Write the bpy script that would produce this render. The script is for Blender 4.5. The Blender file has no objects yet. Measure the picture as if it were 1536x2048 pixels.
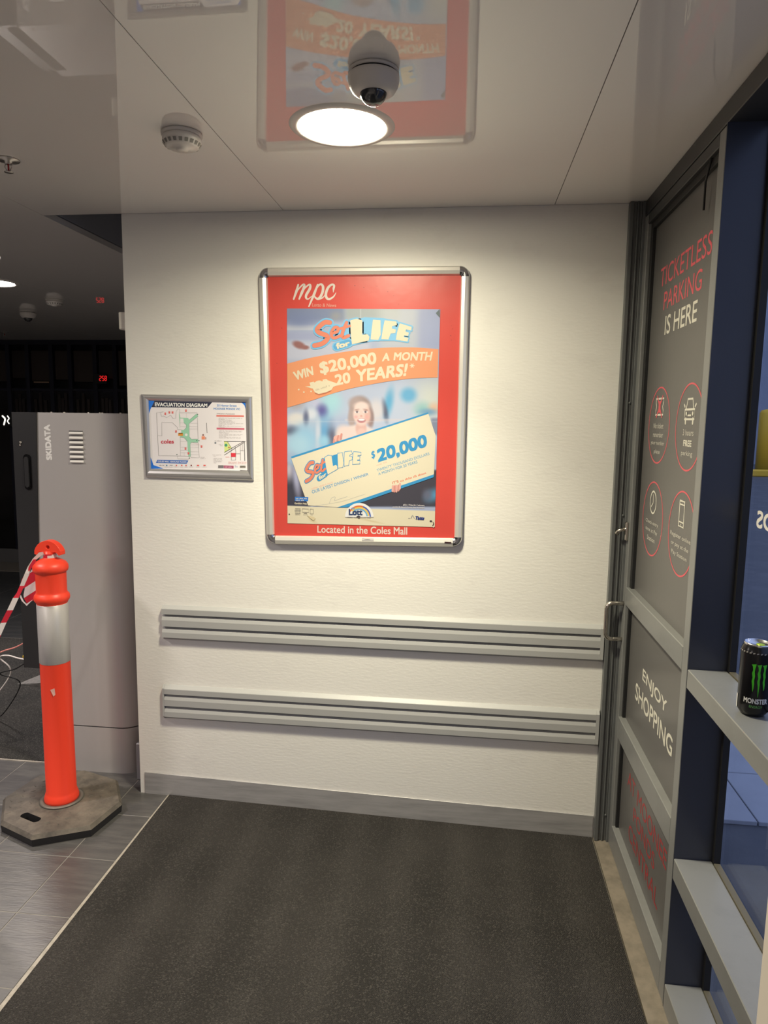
import bpy, bmesh, math, random
import numpy as np
from mathutils import Vector, Matrix
from mathutils.geometry import tessellate_polygon

random.seed(4)
scene = bpy.context.scene
col = scene.collection

# ------------------------------------------------------------------ camera
YAW, PITCH, ROLL = -0.11491596, -0.13161125, -0.01387783
F_PX = 1400.0
CAM = np.array([0.0, -2.72621, 1.62769])


def cam_rows(y, p, r):
    cy, sy, cp, sp, cr, sr = math.cos(y), math.sin(y), math.cos(p), math.sin(p), math.cos(r), math.sin(r)
    f = np.array([sy * cp, cy * cp, sp])
    rt = np.array([cy, -sy, 0.0])
    dn = np.cross(f, rt)
    return np.array([cr * rt + sr * dn, -sr * rt + cr * dn, f])


RM = cam_rows(YAW, PITCH, ROLL)
cam_data = bpy.data.cameras.new('camera')
cam_data.sensor_fit = 'HORIZONTAL'
cam_data.sensor_width = 36.0
cam_data.lens = F_PX / 1536 * 36
cam_data.clip_start = 0.02
cam = bpy.data.objects.new('camera', cam_data)
col.objects.link(cam)
m = Matrix.Identity(4)
for i in range(3):
    m[i][0] = RM[0][i]
    m[i][1] = -RM[1][i]
    m[i][2] = -RM[2][i]
    m[i][3] = CAM[i]
cam.matrix_world = m
scene.camera = cam

# ------------------------------------------------------------------ world, exposure
world = bpy.data.worlds.new('dusk_sky')
world.use_nodes = True
world.node_tree.nodes['Background'].inputs[0].default_value = (0.23, 0.28, 0.47, 1)
world.node_tree.nodes['Background'].inputs[1].default_value = 0.62
scene.world = world
scene.view_settings.view_transform = 'Standard'
scene.view_settings.look = 'None'
scene.view_settings.gamma = 1.0
scene.view_settings.use_curve_mapping = False
scene.view_settings.exposure = 1.84
LAMP = 25.0                          # glow of a downlight's diffuser
BEAMS = ((4.5, 160.0), (4.0, 100.0))  # watts and beam angle of its wide and its narrow beam
LAMP_COL = (1.0, 0.92, 0.68)
LAMP_COL2 = (1.0, 0.90, 0.84)   # the lamps further away are less yellow


# ------------------------------------------------------------------ pixel -> place
def ray(x, y):
    return RM.T @ np.array([(x - 768) / F_PX, (y - 1024) / F_PX, 1.0])


def onY(x, y, Y):
    d = ray(x, y)
    return CAM + d * ((Y - CAM[1]) / d[1])


def onX(x, y, X):
    d = ray(x, y)
    return CAM + d * ((X - CAM[0]) / d[0])


def onZ(x, y, Z):
    d = ray(x, y)
    return CAM + d * ((Z - CAM[2]) / d[2])


# ------------------------------------------------------------------ materials
def srgb(r, g, b):
    def f(c):
        c /= 255.0
        return c / 12.92 if c <= 0.04045 else ((c + 0.055) / 1.055) ** 2.4
    return (f(r), f(g), f(b))


MATS = {}


def mat(name, colour, rough=0.6, metal=0.0, spec=0.5, bump=None, vary=None, aniso=None, coat=0.0, ior=1.5):
    """bump=(scale, strength, detail, stretch xyz); vary=(scale, colour2, lo, hi, stretch)"""
    if name in MATS:
        return MATS[name]
    mt = bpy.data.materials.new(name)
    mt.use_nodes = True
    nt = mt.node_tree
    b = nt.nodes['Principled BSDF']
    b.inputs['Base Color'].default_value = (*colour, 1)
    b.inputs['Roughness'].default_value = rough
    b.inputs['Metallic'].default_value = metal
    b.inputs['Specular IOR Level'].default_value = spec
    b.inputs['IOR'].default_value = ior
    b.inputs['Coat Weight'].default_value = coat
    tc = None

    def coords(stretch):
        nonlocal tc
        if tc is None:
            tc = nt.nodes.new('ShaderNodeNewGeometry')
        mp = nt.nodes.new('ShaderNodeMapping')
        mp.inputs['Scale'].default_value = stretch
        nt.links.new(tc.outputs['Position'], mp.inputs['Vector'])
        return mp.outputs['Vector']
    if vary:
        sc, c2, lo, hi, st = vary
        n = nt.nodes.new('ShaderNodeTexNoise')
        n.inputs['Scale'].default_value = sc
        n.inputs['Detail'].default_value = 6
        n.inputs['Roughness'].default_value = 0.65
        nt.links.new(coords(st), n.inputs['Vector'])
        r = nt.nodes.new('ShaderNodeValToRGB')
        r.color_ramp.elements[0].position = lo
        r.color_ramp.elements[1].position = hi
        r.color_ramp.elements[0].color = (*colour, 1)
        r.color_ramp.elements[1].color = (*c2, 1)
        nt.links.new(n.outputs['Fac'], r.inputs['Fac'])
        nt.links.new(r.outputs['Color'], b.inputs['Base Color'])
    if bump:
        sc, s, det, st = bump
        n = nt.nodes.new('ShaderNodeTexNoise')
        n.inputs['Scale'].default_value = sc
        n.inputs['Detail'].default_value = det
        nt.links.new(coords(st), n.inputs['Vector'])
        bp = nt.nodes.new('ShaderNodeBump')
        bp.inputs['Strength'].default_value = s
        bp.inputs['Distance'].default_value = 0.002
        nt.links.new(n.outputs['Fac'], bp.inputs['Height'])
        nt.links.new(bp.outputs['Normal'], b.inputs['Normal'])
    MATS[name] = mt
    return mt


def emit(name, colour, strength):
    if name in MATS:
        return MATS[name]
    mt = bpy.data.materials.new(name)
    mt.use_nodes = True
    b = mt.node_tree.nodes['Principled BSDF']
    b.inputs['Base Color'].default_value = (0.02, 0.02, 0.02, 1)
    b.inputs['Emission Color'].default_value = (*colour, 1)
    b.inputs['Emission Strength'].default_value = strength
    MATS[name] = mt
    return mt


def clear_glass(name, tint=(0.92, 0.95, 0.97), ior=1.45):
    if name in MATS:
        return MATS[name]
    mt = bpy.data.materials.new(name)
    mt.use_nodes = True
    nt = mt.node_tree
    nt.nodes.clear()
    o = nt.nodes.new('ShaderNodeOutputMaterial')
    t = nt.nodes.new('ShaderNodeBsdfTransparent')
    t.inputs[0].default_value = (*tint, 1)
    g = nt.nodes.new('ShaderNodeBsdfGlossy')
    g.inputs['Roughness'].default_value = 0.02
    lw = nt.nodes.new('ShaderNodeLayerWeight')
    lw.inputs['Blend'].default_value = 0.5
    pw = nt.nodes.new('ShaderNodeMath')
    pw.operation = 'POWER'
    pw.inputs[1].default_value = 5.0
    nt.links.new(lw.outputs['Facing'], pw.inputs[0])
    fr = nt.nodes.new('ShaderNodeMath')
    fr.operation = 'MULTIPLY_ADD'
    fr.inputs[1].default_value = 0.9
    fr.inputs[2].default_value = 0.035
    nt.links.new(pw.outputs[0], fr.inputs[0])
    mx = nt.nodes.new('ShaderNodeMixShader')
    nt.links.new(fr.outputs[0], mx.inputs[0])
    nt.links.new(t.outputs[0], mx.inputs[1])
    nt.links.new(g.outputs[0], mx.inputs[2])
    nt.links.new(mx.outputs[0], o.inputs[0])
    MATS[name] = mt
    return mt


# ------------------------------------------------------------------ objects
def tag(o, label=None, cat=None, group=None, kind=None):
    if label:
        o['label'] = label
    if cat:
        o['category'] = cat
    if group:
        o['group'] = group
    if kind:
        o['kind'] = kind
    return o


def empty(name, loc=(0, 0, 0)):
    o = bpy.data.objects.new(name, None)
    col.objects.link(o)
    o.location = loc
    o.empty_display_size = 0.05
    return o


def link(name, me, mats, parent=None):
    if not isinstance(mats, (list, tuple)):
        mats = [mats]
    if not me.materials:
        for x in mats:
            me.materials.append(x)
    o = bpy.data.objects.new(name, me)
    col.objects.link(o)
    if parent is not None:
        o.parent = parent
        # vertices are written in world space: cancel the parents' offset
        off = Vector((0, 0, 0))
        q = parent
        while q is not None:
            off += q.location
            q = q.parent
        o.location = -off
    return o


class MB:
    """collects shapes in world space and links them as one mesh object"""

    def __init__(self):
        self.bm = bmesh.new()

    def face(self, pts, mi=0, smooth=False):
        try:
            f = self.bm.faces.new([self.bm.verts.new(p) for p in pts])
            f.material_index = mi
            f.smooth = smooth
            return f
        except ValueError:
            return None

    def box(self, a, b, mi=0, bevel=0.0, seg=1):
        x0, y0, z0 = a
        x1, y1, z1 = b
        return self.hexa([(x0, y0, z0), (x1, y0, z0), (x1, y1, z0), (x0, y1, z0),
                          (x0, y0, z1), (x1, y0, z1), (x1, y1, z1), (x0, y1, z1)], mi, bevel, seg)

    def hexa(self, p, mi=0, bevel=0.0, seg=1):
        v = [self.bm.verts.new(q) for q in p]
        fs = []
        for ix in ((0, 3, 2, 1), (4, 5, 6, 7), (0, 1, 5, 4), (1, 2, 6, 5), (2, 3, 7, 6), (3, 0, 4, 7)):
            f = self.bm.faces.new([v[i] for i in ix])
            f.material_index = mi
            fs.append(f)
        if bevel > 0:
            es = list({e for f in fs for e in f.edges})
            bmesh.ops.bevel(self.bm, geom=es, offset=bevel, segments=seg, affect='EDGES', profile=0.5)
        return self

    def prism(self, outline, axis, a, b, mi=0, smooth=False):
        """outline in the two other axes (order xyz without axis), extruded a..b along axis"""
        def pt(u, w, t):
            return {'x': (t, u, w), 'y': (u, t, w), 'z': (u, w, t)}[axis]
        va = [self.bm.verts.new(pt(u, w, a)) for u, w in outline]
        vb = [self.bm.verts.new(pt(u, w, b)) for u, w in outline]
        n = len(outline)
        for i in range(n):
            f = self.bm.faces.new((va[i], va[(i + 1) % n], vb[(i + 1) % n], vb[i]))
            f.material_index = mi
            f.smooth = smooth
        tri = tessellate_polygon([[Vector((u, w, 0)) for u, w in outline]])
        if smooth:
            va = [self.bm.verts.new(v.co) for v in va]
            vb = [self.bm.verts.new(v.co) for v in vb]
        for t in tri:
            f = self.bm.faces.new([va[i] for i in t])
            f.material_index = mi
            f = self.bm.faces.new([vb[i] for i in reversed(t)])
            f.material_index = mi
        return self

    def lathe(self, prof, centre, n=32, mi=0, axis=Vector((0, 0, 1)), smooth=True, a0=0.0):
        q = Vector((0, 0, 1)).rotation_difference(Vector(axis).normalized())
        c = Vector(centre)
        rings = []
        for r, z in prof:
            if r < 1e-6:
                rings.append([self.bm.verts.new(c + q @ Vector((0, 0, z)))])
            else:
                rings.append([self.bm.verts.new(c + q @ Vector((r * math.cos(a0 + 2 * math.pi * k / n), r * math.sin(a0 + 2 * math.pi * k / n), z))) for k in range(n)])
        for A, B in zip(rings, rings[1:]):
            for k in range(n):
                k2 = (k + 1) % n
                vs = []
                if len(A) == 1 and len(B) == 1:
                    continue
                if len(A) == 1:
                    vs = [A[0], B[k2], B[k]]
                elif len(B) == 1:
                    vs = [A[k], A[k2], B[0]]
                else:
                    vs = [A[k], A[k2], B[k2], B[k]]
                f = self.bm.faces.new(vs)
                f.material_index = mi
                f.smooth = smooth
        return self

    def tube(self, pts, r, n=10, mi=0, caps=True):
        pts = [Vector(p) for p in pts]
        rings = []
        up = Vector((0.13, 0.21, 1)).normalized()
        for i, p in enumerate(pts):
            t = (pts[min(i + 1, len(pts) - 1)] - pts[max(i - 1, 0)]).normalized()
            a = t.cross(up)
            if a.length < 1e-4:
                a = t.cross(Vector((1, 0, 0)))
            a.normalize()
            b = t.cross(a).normalized()
            rr = r[i] if isinstance(r, (list, tuple)) else r
            rings.append([self.bm.verts.new(p + rr * (math.cos(2 * math.pi * k / n) * a + math.sin(2 * math.pi * k / n) * b)) for k in range(n)])
        for A, B in zip(rings, rings[1:]):
            for k in range(n):
                f = self.bm.faces.new((A[k], A[(k + 1) % n], B[(k + 1) % n], B[k]))
                f.smooth = True
                f.material_index = mi
        if caps:
            for R in (rings[0], rings[-1]):
                f = self.bm.faces.new(R)
                f.material_index = mi
        return self

    def build(self, name, mats, parent=None, auto=True):
        me = bpy.data.meshes.new(name)
        bmesh.ops.recalc_face_normals(self.bm, faces=self.bm.faces[:])
        self.bm.to_mesh(me)
        self.bm.free()
        return link(name, me, mats, parent)


def smooth_line(pts, n=8, closed=False):
    """Catmull-Rom through pts"""
    P = [np.array(p, float) for p in pts]
    if closed:
        P = [P[-1]] + P + [P[0], P[1]]
    else:
        P = [2 * P[0] - P[1]] + P + [2 * P[-1] - P[-2]]
    out = []
    for i in range(1, len(P) - 2):
        a, b, c, d = P[i - 1], P[i], P[i + 1], P[i + 2]
        for k in range(n):
            t = k / n
            out.append(0.5 * ((2 * b) + (-a + c) * t + (2 * a - 5 * b + 4 * c - d) * t * t + (-a + 3 * b - 3 * c + d) * t ** 3))
    if not closed:
        out.append(P[-2])
    return out


# ------------------------------------------------------------------ flat print
_text_cache = {}


def text_mesh(s, bold=0.0, shear=0.0, spacing=1.0):
    key = (s, bold, shear, spacing)
    if key not in _text_cache:
        cu = bpy.data.curves.new('t', 'FONT')
        cu.body = s
        cu.size = 1
        cu.offset = bold
        cu.shear = shear
        cu.space_character = spacing
        cu.resolution_u = 4
        cu.fill_mode = 'FRONT'
        ob = bpy.data.objects.new('t', cu)
        col.objects.link(ob)
        dg = bpy.context.evaluated_depsgraph_get()
        me = bpy.data.meshes.new_from_object(ob.evaluated_get(dg))
        v = np.array([x.co[:2] for x in me.vertices])
        f = [tuple(p.vertices) for p in me.polygons]
        bpy.data.objects.remove(ob)
        bpy.data.curves.remove(cu)
        bpy.data.meshes.remove(me)
        lo, hi = v.min(0), v.max(0)
        _text_cache[key] = ((v - lo) / (hi - lo), f, hi - lo)
    return _text_cache[key]


class Print:
    """flat printing on a surface: place(x, y, lift) turns sheet coordinates into a point"""

    def __init__(self, place, step=0.0003):
        self.place = place
        self.step = step
        self.v, self.f, self.mi, self.mats = [], [], [], []
        self.T = lambda x, y: (x, y)

    def m(self, mt):
        if mt not in self.mats:
            self.mats.append(mt)
        return self.mats.index(mt)

    def add(self, verts, faces, mt, layer):
        o = len(self.v)
        self.n = getattr(self, 'n', 0) + 1
        lift = layer * self.step + (self.n % 24) * 8e-6
        for x, y in verts:
            x, y = self.T(x, y)
            self.v.append(tuple(self.place(x, y, lift)))
        i = self.m(mt)
        for f in faces:
            self.f.append(tuple(o + k for k in f))
            self.mi.append(i)

    def poly(self, pts, mt, layer=1, holes=None):
        loops = [[Vector((p[0], p[1], 0)) for p in pts]]
        allp = list(pts)
        for h in holes or []:
            loops.append([Vector((p[0], p[1], 0)) for p in h])
            allp += list(h)
        self.add(allp, tessellate_polygon(loops), mt, layer)

    def rect(self, x0, y0, x1, y1, mt, layer=1):
        self.poly([(x0, y0), (x1, y0), (x1, y1), (x0, y1)], mt, layer)

    def disc(self, x, y, r, mt, layer=1, n=28, ry=None):
        ry = ry or r
        self.poly([(x + r * math.cos(2 * math.pi * k / n), y + ry * math.sin(2 * math.pi * k / n)) for k in range(n)], mt, layer)

    def stroke(self, pts, w, mt, layer=1, smooth=True, closed=False, caps=True):
        P = smooth_line(pts, 6, closed) if smooth and len(pts) > 2 else [np.array(p, float) for p in pts]
        if closed and not smooth:
            P = P + [P[0]]
        if closed and smooth:
            P = P + [P[0]]
        n = len(P)
        V, Fs = [], []
        for i in range(n):
            t = P[min(i + 1, n - 1)] - P[max(i - 1, 0)]
            if closed and smooth and i in (0, n - 1):
                t = P[1] - P[n - 2]
            t = t / (np.hypot(*t) + 1e-9)
            ww = w if not isinstance(w, (list, tuple)) else np.interp(i / max(1, n - 1), np.linspace(0, 1, len(w)), w)
            nrm = np.array([-t[1], t[0]]) * ww / 2
            V += [P[i] - nrm, P[i] + nrm]
            if i:
                Fs.append((2 * i - 2, 2 * i - 1, 2 * i + 1, 2 * i))
        self.add(V, Fs, mt, layer)
        if caps and not closed:
            w0 = w if not isinstance(w, (list, tuple)) else w[0]
            w1 = w if not isinstance(w, (list, tuple)) else w[-1]
            self.disc(*P[0], w0 / 2, mt, layer, 10)
            self.disc(*P[-1], w1 / 2, mt, layer, 10)
        if not smooth:
            for p in (P[1:-1] if not closed else P):
                ww = w if not isinstance(w, (list, tuple)) else w[0]
                self.disc(*p, ww / 2, mt, layer, 8)

    def text(self, s, tl, tr, br, bl, mt, layer=1, bold=0.0, shear=0.0, spacing=1.0):
        uv, fs, size = text_mesh(s, 0.0, shear, spacing)
        tl, tr, br, bl = (np.array(q, float) for q in (tl, tr, br, bl))
        bx, by = bold / size[0], bold / size[1]
        shifts = [(0, 0)] if bold <= 0 else [(-1, -1), (1, -1), (1, 1), (-1, 1), (0, 0)]
        for sx, sy in shifts:
            q = np.clip(uv * (1 - 2 * np.array([bx, by])) + np.array([bx, by]) * (1 + np.array([sx, sy])), 0, 1)
            V = [bl * (1 - u) * (1 - w) + br * u * (1 - w) + tl * (1 - u) * w + tr * u * w for u, w in q]
            self.add(V, fs, mt, layer)

    def line_text(self, s, x0, x1, ytop, ybot, mt, layer=1, **k):
        self.text(s, (x0, ytop), (x1, ytop), (x1, ybot), (x0, ybot), mt, layer, **k)

    def scribble(self, x0, y0, x1, y1, h, mt, layer=1, gap=2.2, fill=0.62):
        """a line of writing too small to read: a row of short marks"""
        L = math.hypot(x1 - x0, y1 - y0)
        n = max(2, int(L / gap))
        ux, uy = (x1 - x0) / L, (y1 - y0) / L
        rnd = random.Random(int(x0 * 31 + y0 * 17))
        word = rnd.randint(3, 7)
        for i in range(n):
            word -= 1
            if word < 0:
                word = rnd.randint(3, 7)
                continue
            a = (i + 0.15) * L / n
            b = a + fill * L / n
            hh = h * rnd.choice((0.7, 0.7, 1.0))
            V = []
            for t, s_ in ((a, 0), (b, 0), (b, hh), (a, hh)):
                V.append((x0 + ux * t + uy * s_, y0 + uy * t - ux * s_))
            self.add(V, [(0, 1, 2, 3)], mt, layer)

    def build(self, name, parent):
        me = bpy.data.meshes.new(name)
        me.from_pydata(self.v, [], self.f)
        for x in self.mats:
            me.materials.append(x)
        me.polygons.foreach_set('material_index', self.mi)
        me.update()
        return link(name, me, self.mats, parent)


INK = {}
INK_K = 0.49    # reflectance of the palest poster ink


def ink(r, g, b, name=None, rough=0.5):
    """ink that reads as this colour on the lit wall"""
    k = (r, g, b, rough, INK_K)
    if k not in INK:
        c = srgb(r, g, b)
        ref = srgb(228, 222, 205)
        al = tuple(min(0.9, INK_K * c[i] / ref[i]) for i in range(3))
        INK[k] = mat(name or 'ink_%d_%d_%d_%d' % (r, g, b, INK_K * 100), al, rough)
    return INK[k]


# ================================================================== STRUCTURE
CEIL = 2.41
XW = 0.557       # right end of the poster wall
XD = 0.61        # room face of door and window frames
XL = -1.365      # left end of the poster wall


def ramp(x):     # the entrance floor falls towards the door
    return 0.0 if x <= -1.235 else -0.0235 * (x + 1.235)


M_wall = mat('wall_paint', (0.78, 0.765, 0.73), 0.55, bump=(38, 0.32, 7, (1, 1, 3.0)), vary=(5, (0.70, 0.68, 0.655), 0.55, 0.85, (1, 1, 2)))
M_ceil = mat('gloss_ceiling', (0.88, 0.855, 0.83), 0.018, spec=0.55, ior=1.75)
M_frame = mat('frame_paint', (0.115, 0.12, 0.122), 0.38, bump=(60, 0.06, 3, (1, 1, 1)), vary=(9, (0.09, 0.092, 0.095), 0.5, 0.8, (1, 1, 1)))
M_frame_lt = mat('frame_paint_rail', (0.185, 0.188, 0.187), 0.36, bump=(60, 0.06, 3, (1, 1, 1)), vary=(9, (0.155, 0.158, 0.157), 0.5, 0.8, (1, 1, 1)))
M_navy = mat('navy_mullion', (0.035, 0.038, 0.050), 0.28, spec=0.5)
M_header = mat('header_black', (0.030, 0.031, 0.033), 0.45)
M_black = mat('black_rubber', (0.008, 0.008, 0.009), 0.6)
M_alu = mat('brushed_aluminium', (0.44, 0.43, 0.435), 0.42, metal=0.30, bump=(20, 0.08, 4, (1, 1, 60)), vary=(4, (0.32, 0.315, 0.32), 0.42, 0.7, (1, 1, 12)))
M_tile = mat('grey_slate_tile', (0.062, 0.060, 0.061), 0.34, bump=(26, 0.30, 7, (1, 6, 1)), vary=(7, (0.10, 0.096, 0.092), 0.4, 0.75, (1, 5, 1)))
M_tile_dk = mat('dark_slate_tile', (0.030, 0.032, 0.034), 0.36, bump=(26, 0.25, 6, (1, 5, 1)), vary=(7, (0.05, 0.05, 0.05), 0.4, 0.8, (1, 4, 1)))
M_grout = mat('grout', (0.21, 0.195, 0.175), 0.85)
M_trimstrip = mat('pale_edge_trim', (0.34, 0.31, 0.27), 0.5, vary=(30, (0.22, 0.20, 0.17), 0.45, 0.7, (1, 1, 1)))
M_threshold = mat('worn_threshold', (0.20, 0.17, 0.135), 0.55, bump=(80, 0.25, 5, (1, 1, 1)), vary=(14, (0.115, 0.10, 0.08), 0.42, 0.72, (1, 1, 1)))
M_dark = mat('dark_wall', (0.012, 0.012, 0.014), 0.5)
M_void = mat('void_grey', (0.42, 0.44, 0.50), 0.7)
M_back_room = mat('plain_wall', (0.34, 0.33, 0.32), 0.7)

# floor: one slab in grout colour, tiles set in it one by one
floor = MB()
xs = [-9.0, -1.235, 1.0]
for x0, x1 in zip(xs, xs[1:]):
    z0, z1 = ramp(x0) - (0.0012 if x1 < -1 else 0.010), ramp(x1) - (0.0012 if x1 < -1 else 0.010)
    for (ya, yb) in ((-7.0, 0.0), (0.0, 6.0)):
        floor.hexa([(x0, ya, z0 - 0.1), (x1, ya, z1 - 0.1), (x1, yb, z1 - 0.1), (x0, yb, z0 - 0.1),
                    (x0, ya, z0), (x1, ya, z1), (x1, yb, z1), (x0, yb, z0)])
floor = tag(floor.build('floor', M_grout), kind='structure')


def tile_field(x_edges, y_edges, mt, gap=0.0014):
    cache = {}
    for x0, x1 in zip(x_edges, x_edges[1:]):
        for y0, y1 in zip(y_edges, y_edges[1:]):
            w, h = round(x1 - x0, 4), round(y1 - y0, 4)
            if (w, h) not in cache:
                b = MB()
                b.box((gap, gap, -0.010), (w - gap, h - gap, 0.0), bevel=0.0012)
                o = b.build('tile', mt, floor)
                cache[(w, h)] = o.data
            else:
                o = link('tile', cache[(w, h)], mt, floor)
            o.location = (x0, y0, 0)


tile_field([-3.225, -2.925, -2.625, -2.325, -2.025, -1.725, -1.425, -1.2405],
           [-3.665, -3.375, -3.085, -2.795, -2.505, -2.215, -1.925, -1.635, -1.345, -1.055, -0.765, -0.465, -0.175, 0.185], M_tile)
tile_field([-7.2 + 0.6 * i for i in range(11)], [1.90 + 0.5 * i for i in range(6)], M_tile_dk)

# edge trim beside the mat, threshold by the door
b = MB()
b.hexa([(-1.239, -3.6, -0.005), (-1.205, -3.6, -0.005), (-1.232, 0, -0.005), (-1.239, 0, -0.005),
        (-1.239, -3.6, 0.0015), (-1.205, -3.6, 0.0015), (-1.232, 0, 0.0015), (-1.239, 0, 0.0015)])
tag(b.build('trim_1', M_trimstrip), kind='structure')
b = MB()
zt = ramp(0.58)
b.hexa([(0.545, -2.6, zt - .03), (0.625, -2.6, zt - .03), (0.625, 0.0, zt - .03), (0.556, 0.0, zt - .03),
        (0.545, -2.6, zt + .002), (0.625, -2.6, zt + .004), (0.625, 0.0, zt + .004), (0.556, 0.0, zt + .002)])
tag(b.build('trim_2', M_threshold), kind='structure')

# poster wall
b = MB()
b.box((XL, 0.0, -0.12), (XW, 0.12, CEIL))
wall_back = tag(b.build('wall_back', M_wall), kind='structure')
b = MB()
b.hexa([(-1.343, -0.005, 0.0), (XW - .004, -0.005, ramp(XW)), (XW - .004, 0, ramp(XW)), (-1.343, 0, 0.0),
        (-1.343, -0.005, 0.098), (XW - .004, -0.005, 0.053), (XW - .004, 0, 0.053), (-1.343, 0, 0.098)], bevel=0.001)
tag(b.build('baseboard_back', M_alu), kind='structure')
# grey upstand beside the pay station
b = MB()
b.box((-1.432, 0.10, 0.0), (-1.37, 0.12, 0.172), bevel=0.003)
tag(b.build('baseboard_end', mat('grey_upstand', (0.17, 0.165, 0.18), 0.4)), kind='structure')

# ceiling: glossy metal panels with fine joints
ceiling = empty('ceiling', (0, 0, CEIL))
tag(ceiling, kind='structure')
SEAMS = [-8.7, -7.7, -6.7, -5.7, -4.7, -3.7, -2.7, -1.69, -0.716, 0.295, 0.62]
for x0, x1 in zip(SEAMS, SEAMS[1:]):
    y1 = 4.53 if x1 < -1.6 else (-0.002 if x1 > 0 or x0 > -1 else -0.002)
    b = MB()
    b.box((x0 + 0.0012, -6.9, CEIL), (x1 - 0.0012, y1, CEIL + 0.025))
    b.build('ceiling_panel', M_ceil, ceiling)
# added unseen dark backing above the joints, keeps sky light out
for bx0, bx1, by1 in ((-8.8, -1.722, 4.53), (-1.722, 0.62, -0.402)):
    b = MB()
    b.box((bx0, -6.9, CEIL + 0.0255), (bx1, by1, CEIL + 0.035))
    b.build('joint_light_block', M_dark, ceiling)
b = MB()
b.box((-1.2, -0.40, CEIL + 0.0255), (0.8, -0.004, CEIL + 0.035))
b.build('joint_light_block', M_dark, ceiling)
# raised void behind the front ceiling
b = MB()
b.box((-1.69, 0.0, 2.95), (-1.2, 4.4, 3.0))
b.build('void_soffit', M_void, ceiling)
b = MB()
b.box((-1.69, 0.9, 2.42), (-1.2, 0.93, 2.95))
b.build('void_bulkhead', M_void, ceiling)
b = MB()
b.box((-1.72, -0.4, 2.44), (-1.69, 4.5, 3.0))
b.build('void_side', M_void, ceiling)
b = MB()
b.box((-1.69, -0.4, 2.44), (0.8, -0.37, 3.0))
b.build('void_side', M_void, ceiling)
b = MB()
b.box((-1.2, -0.37, 2.44), (-1.17, 4.5, 3.0))
b.build('void_side', M_void, ceiling)
b = MB()
b.box((-1.72, -0.4, 3.0), (-1.17, 4.5, 3.03))
b.build('void_top', M_void, ceiling)
b = MB()
b.box((-1.2, -0.002, CEIL + .001), (0.8, 0.2, CEIL + .03))
b.build('wall_cap', M_void, ceiling)

# walls out of the picture close the place
b = MB()
b.box((-9.0, -7.0, 0), (1.0, -6.9, CEIL))
tag(b.build('wall_front', M_back_room), kind='structure')
b = MB()
b.box((-9.0, -6.9, 0), (-8.9, 6, CEIL))
tag(b.build('wall_left', M_back_room), kind='structure')
b = MB()
b.box((0.61, -6.9, -0.1), (0.78, -2.45, CEIL))
tag(b.build('wall_right', M_back_room), kind='structure')

b = MB()
b.box((-1.21, 0.121, -0.1), (-1.16, 4.52, 3.0))  # added unseen wall, keeps sky light off the pay station
tag(b.build('wall_sky_block', M_back_room), kind='structure')

# ------------------------------------------------------------------ door jamb, door
b = MB()
zb = ramp(0.58) + 0.003
for (x0, x1, y0, y1) in ((XW, 0.571, -0.028, 0.1), (0.571, 0.584, -0.020, 0.1), (0.584, 0.590, -0.026, 0.1), (0.590, 0.602, -0.020, 0.1), (0.602, 0.618, -0.030, 0.1)):
    b.box((x0, y0, zb), (x1, y1, CEIL - .001), bevel=0.0015)
for zz in (0.07, 1.28, 1.70):
    b.lathe([(0.005, 0), (0.005, 0.003), (0.0, 0.004)], (0.596, -0.020, zz), 10, axis=(0, -1, 0))
jamb = tag(b.build('trim_3', M_frame), kind='structure')

DY0, DY1 = -0.035, -0.829   # door from lock stile to the mullion
door = tag(empty('door_1', (0.63, -0.43, zb)), kind='structure')
M_film = mat('printed_window_film', (0.108, 0.104, 0.102), 0.32, spec=0.5)


def part(name, a, c, mt, parent, bevel=0.002):
    bb = MB()
    lo = [min(a[i], c[i]) for i in range(3)]
    hi = [max(a[i], c[i]) for i in range(3)]
    bb.box(lo, hi, bevel=bevel)
    return bb.build(name, mt, parent)


part('stile', (XD, -0.034, zb + .004), (0.655, -0.078, 2.352), M_frame_lt, door)
part('stile', (XD, -0.778, zb + .004), (0.655, DY1 + .004, 2.352), M_frame_lt, door)
part('rail', (XD, -0.078, 0.950), (0.655, -0.778, 1.018), M_frame_lt, door)
part('rail', (XD, -0.078, 0.428), (0.655, -0.778, 0.512), M_frame_lt, door)
part('rail', (XD, -0.078, zb + .004), (0.655, -0.778, 0.062), M_frame_lt, door)
part('rail', (XD, -0.078, 2.318), (0.655, -0.778, 2.352), M_header, door)
part('gasket', (0.622, -0.078, 1.018), (0.640, -0.104, 2.318), M_black, door, 0.001)
part('gasket', (0.622, -0.078, 0.512), (0.640, -0.092, 0.950), M_black, door, 0.001)
part('gasket', (0.622, -0.078, 0.062), (0.640, -0.092, 0.428), M_black, door, 0.001)
part('gasket', (0.622, -0.104, 2.296), (0.640, -0.778, 2.318), M_black, door, 0.001)
panes = []
for z0, z1 in ((1.018, 2.318), (0.512, 0.950), (0.062, 0.428)):
    panes.append(part('panel', (0.634, -0.078, z0), (0.642, -0.778, z1), M_film, door, 0))
b = MB()   # header above the door and window
b.box((XD, -2.45, 2.356), (0.72, 0.0, CEIL - .001), bevel=0.002)
tag(b.build('trim_4', M_header), kind='structure')

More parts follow.
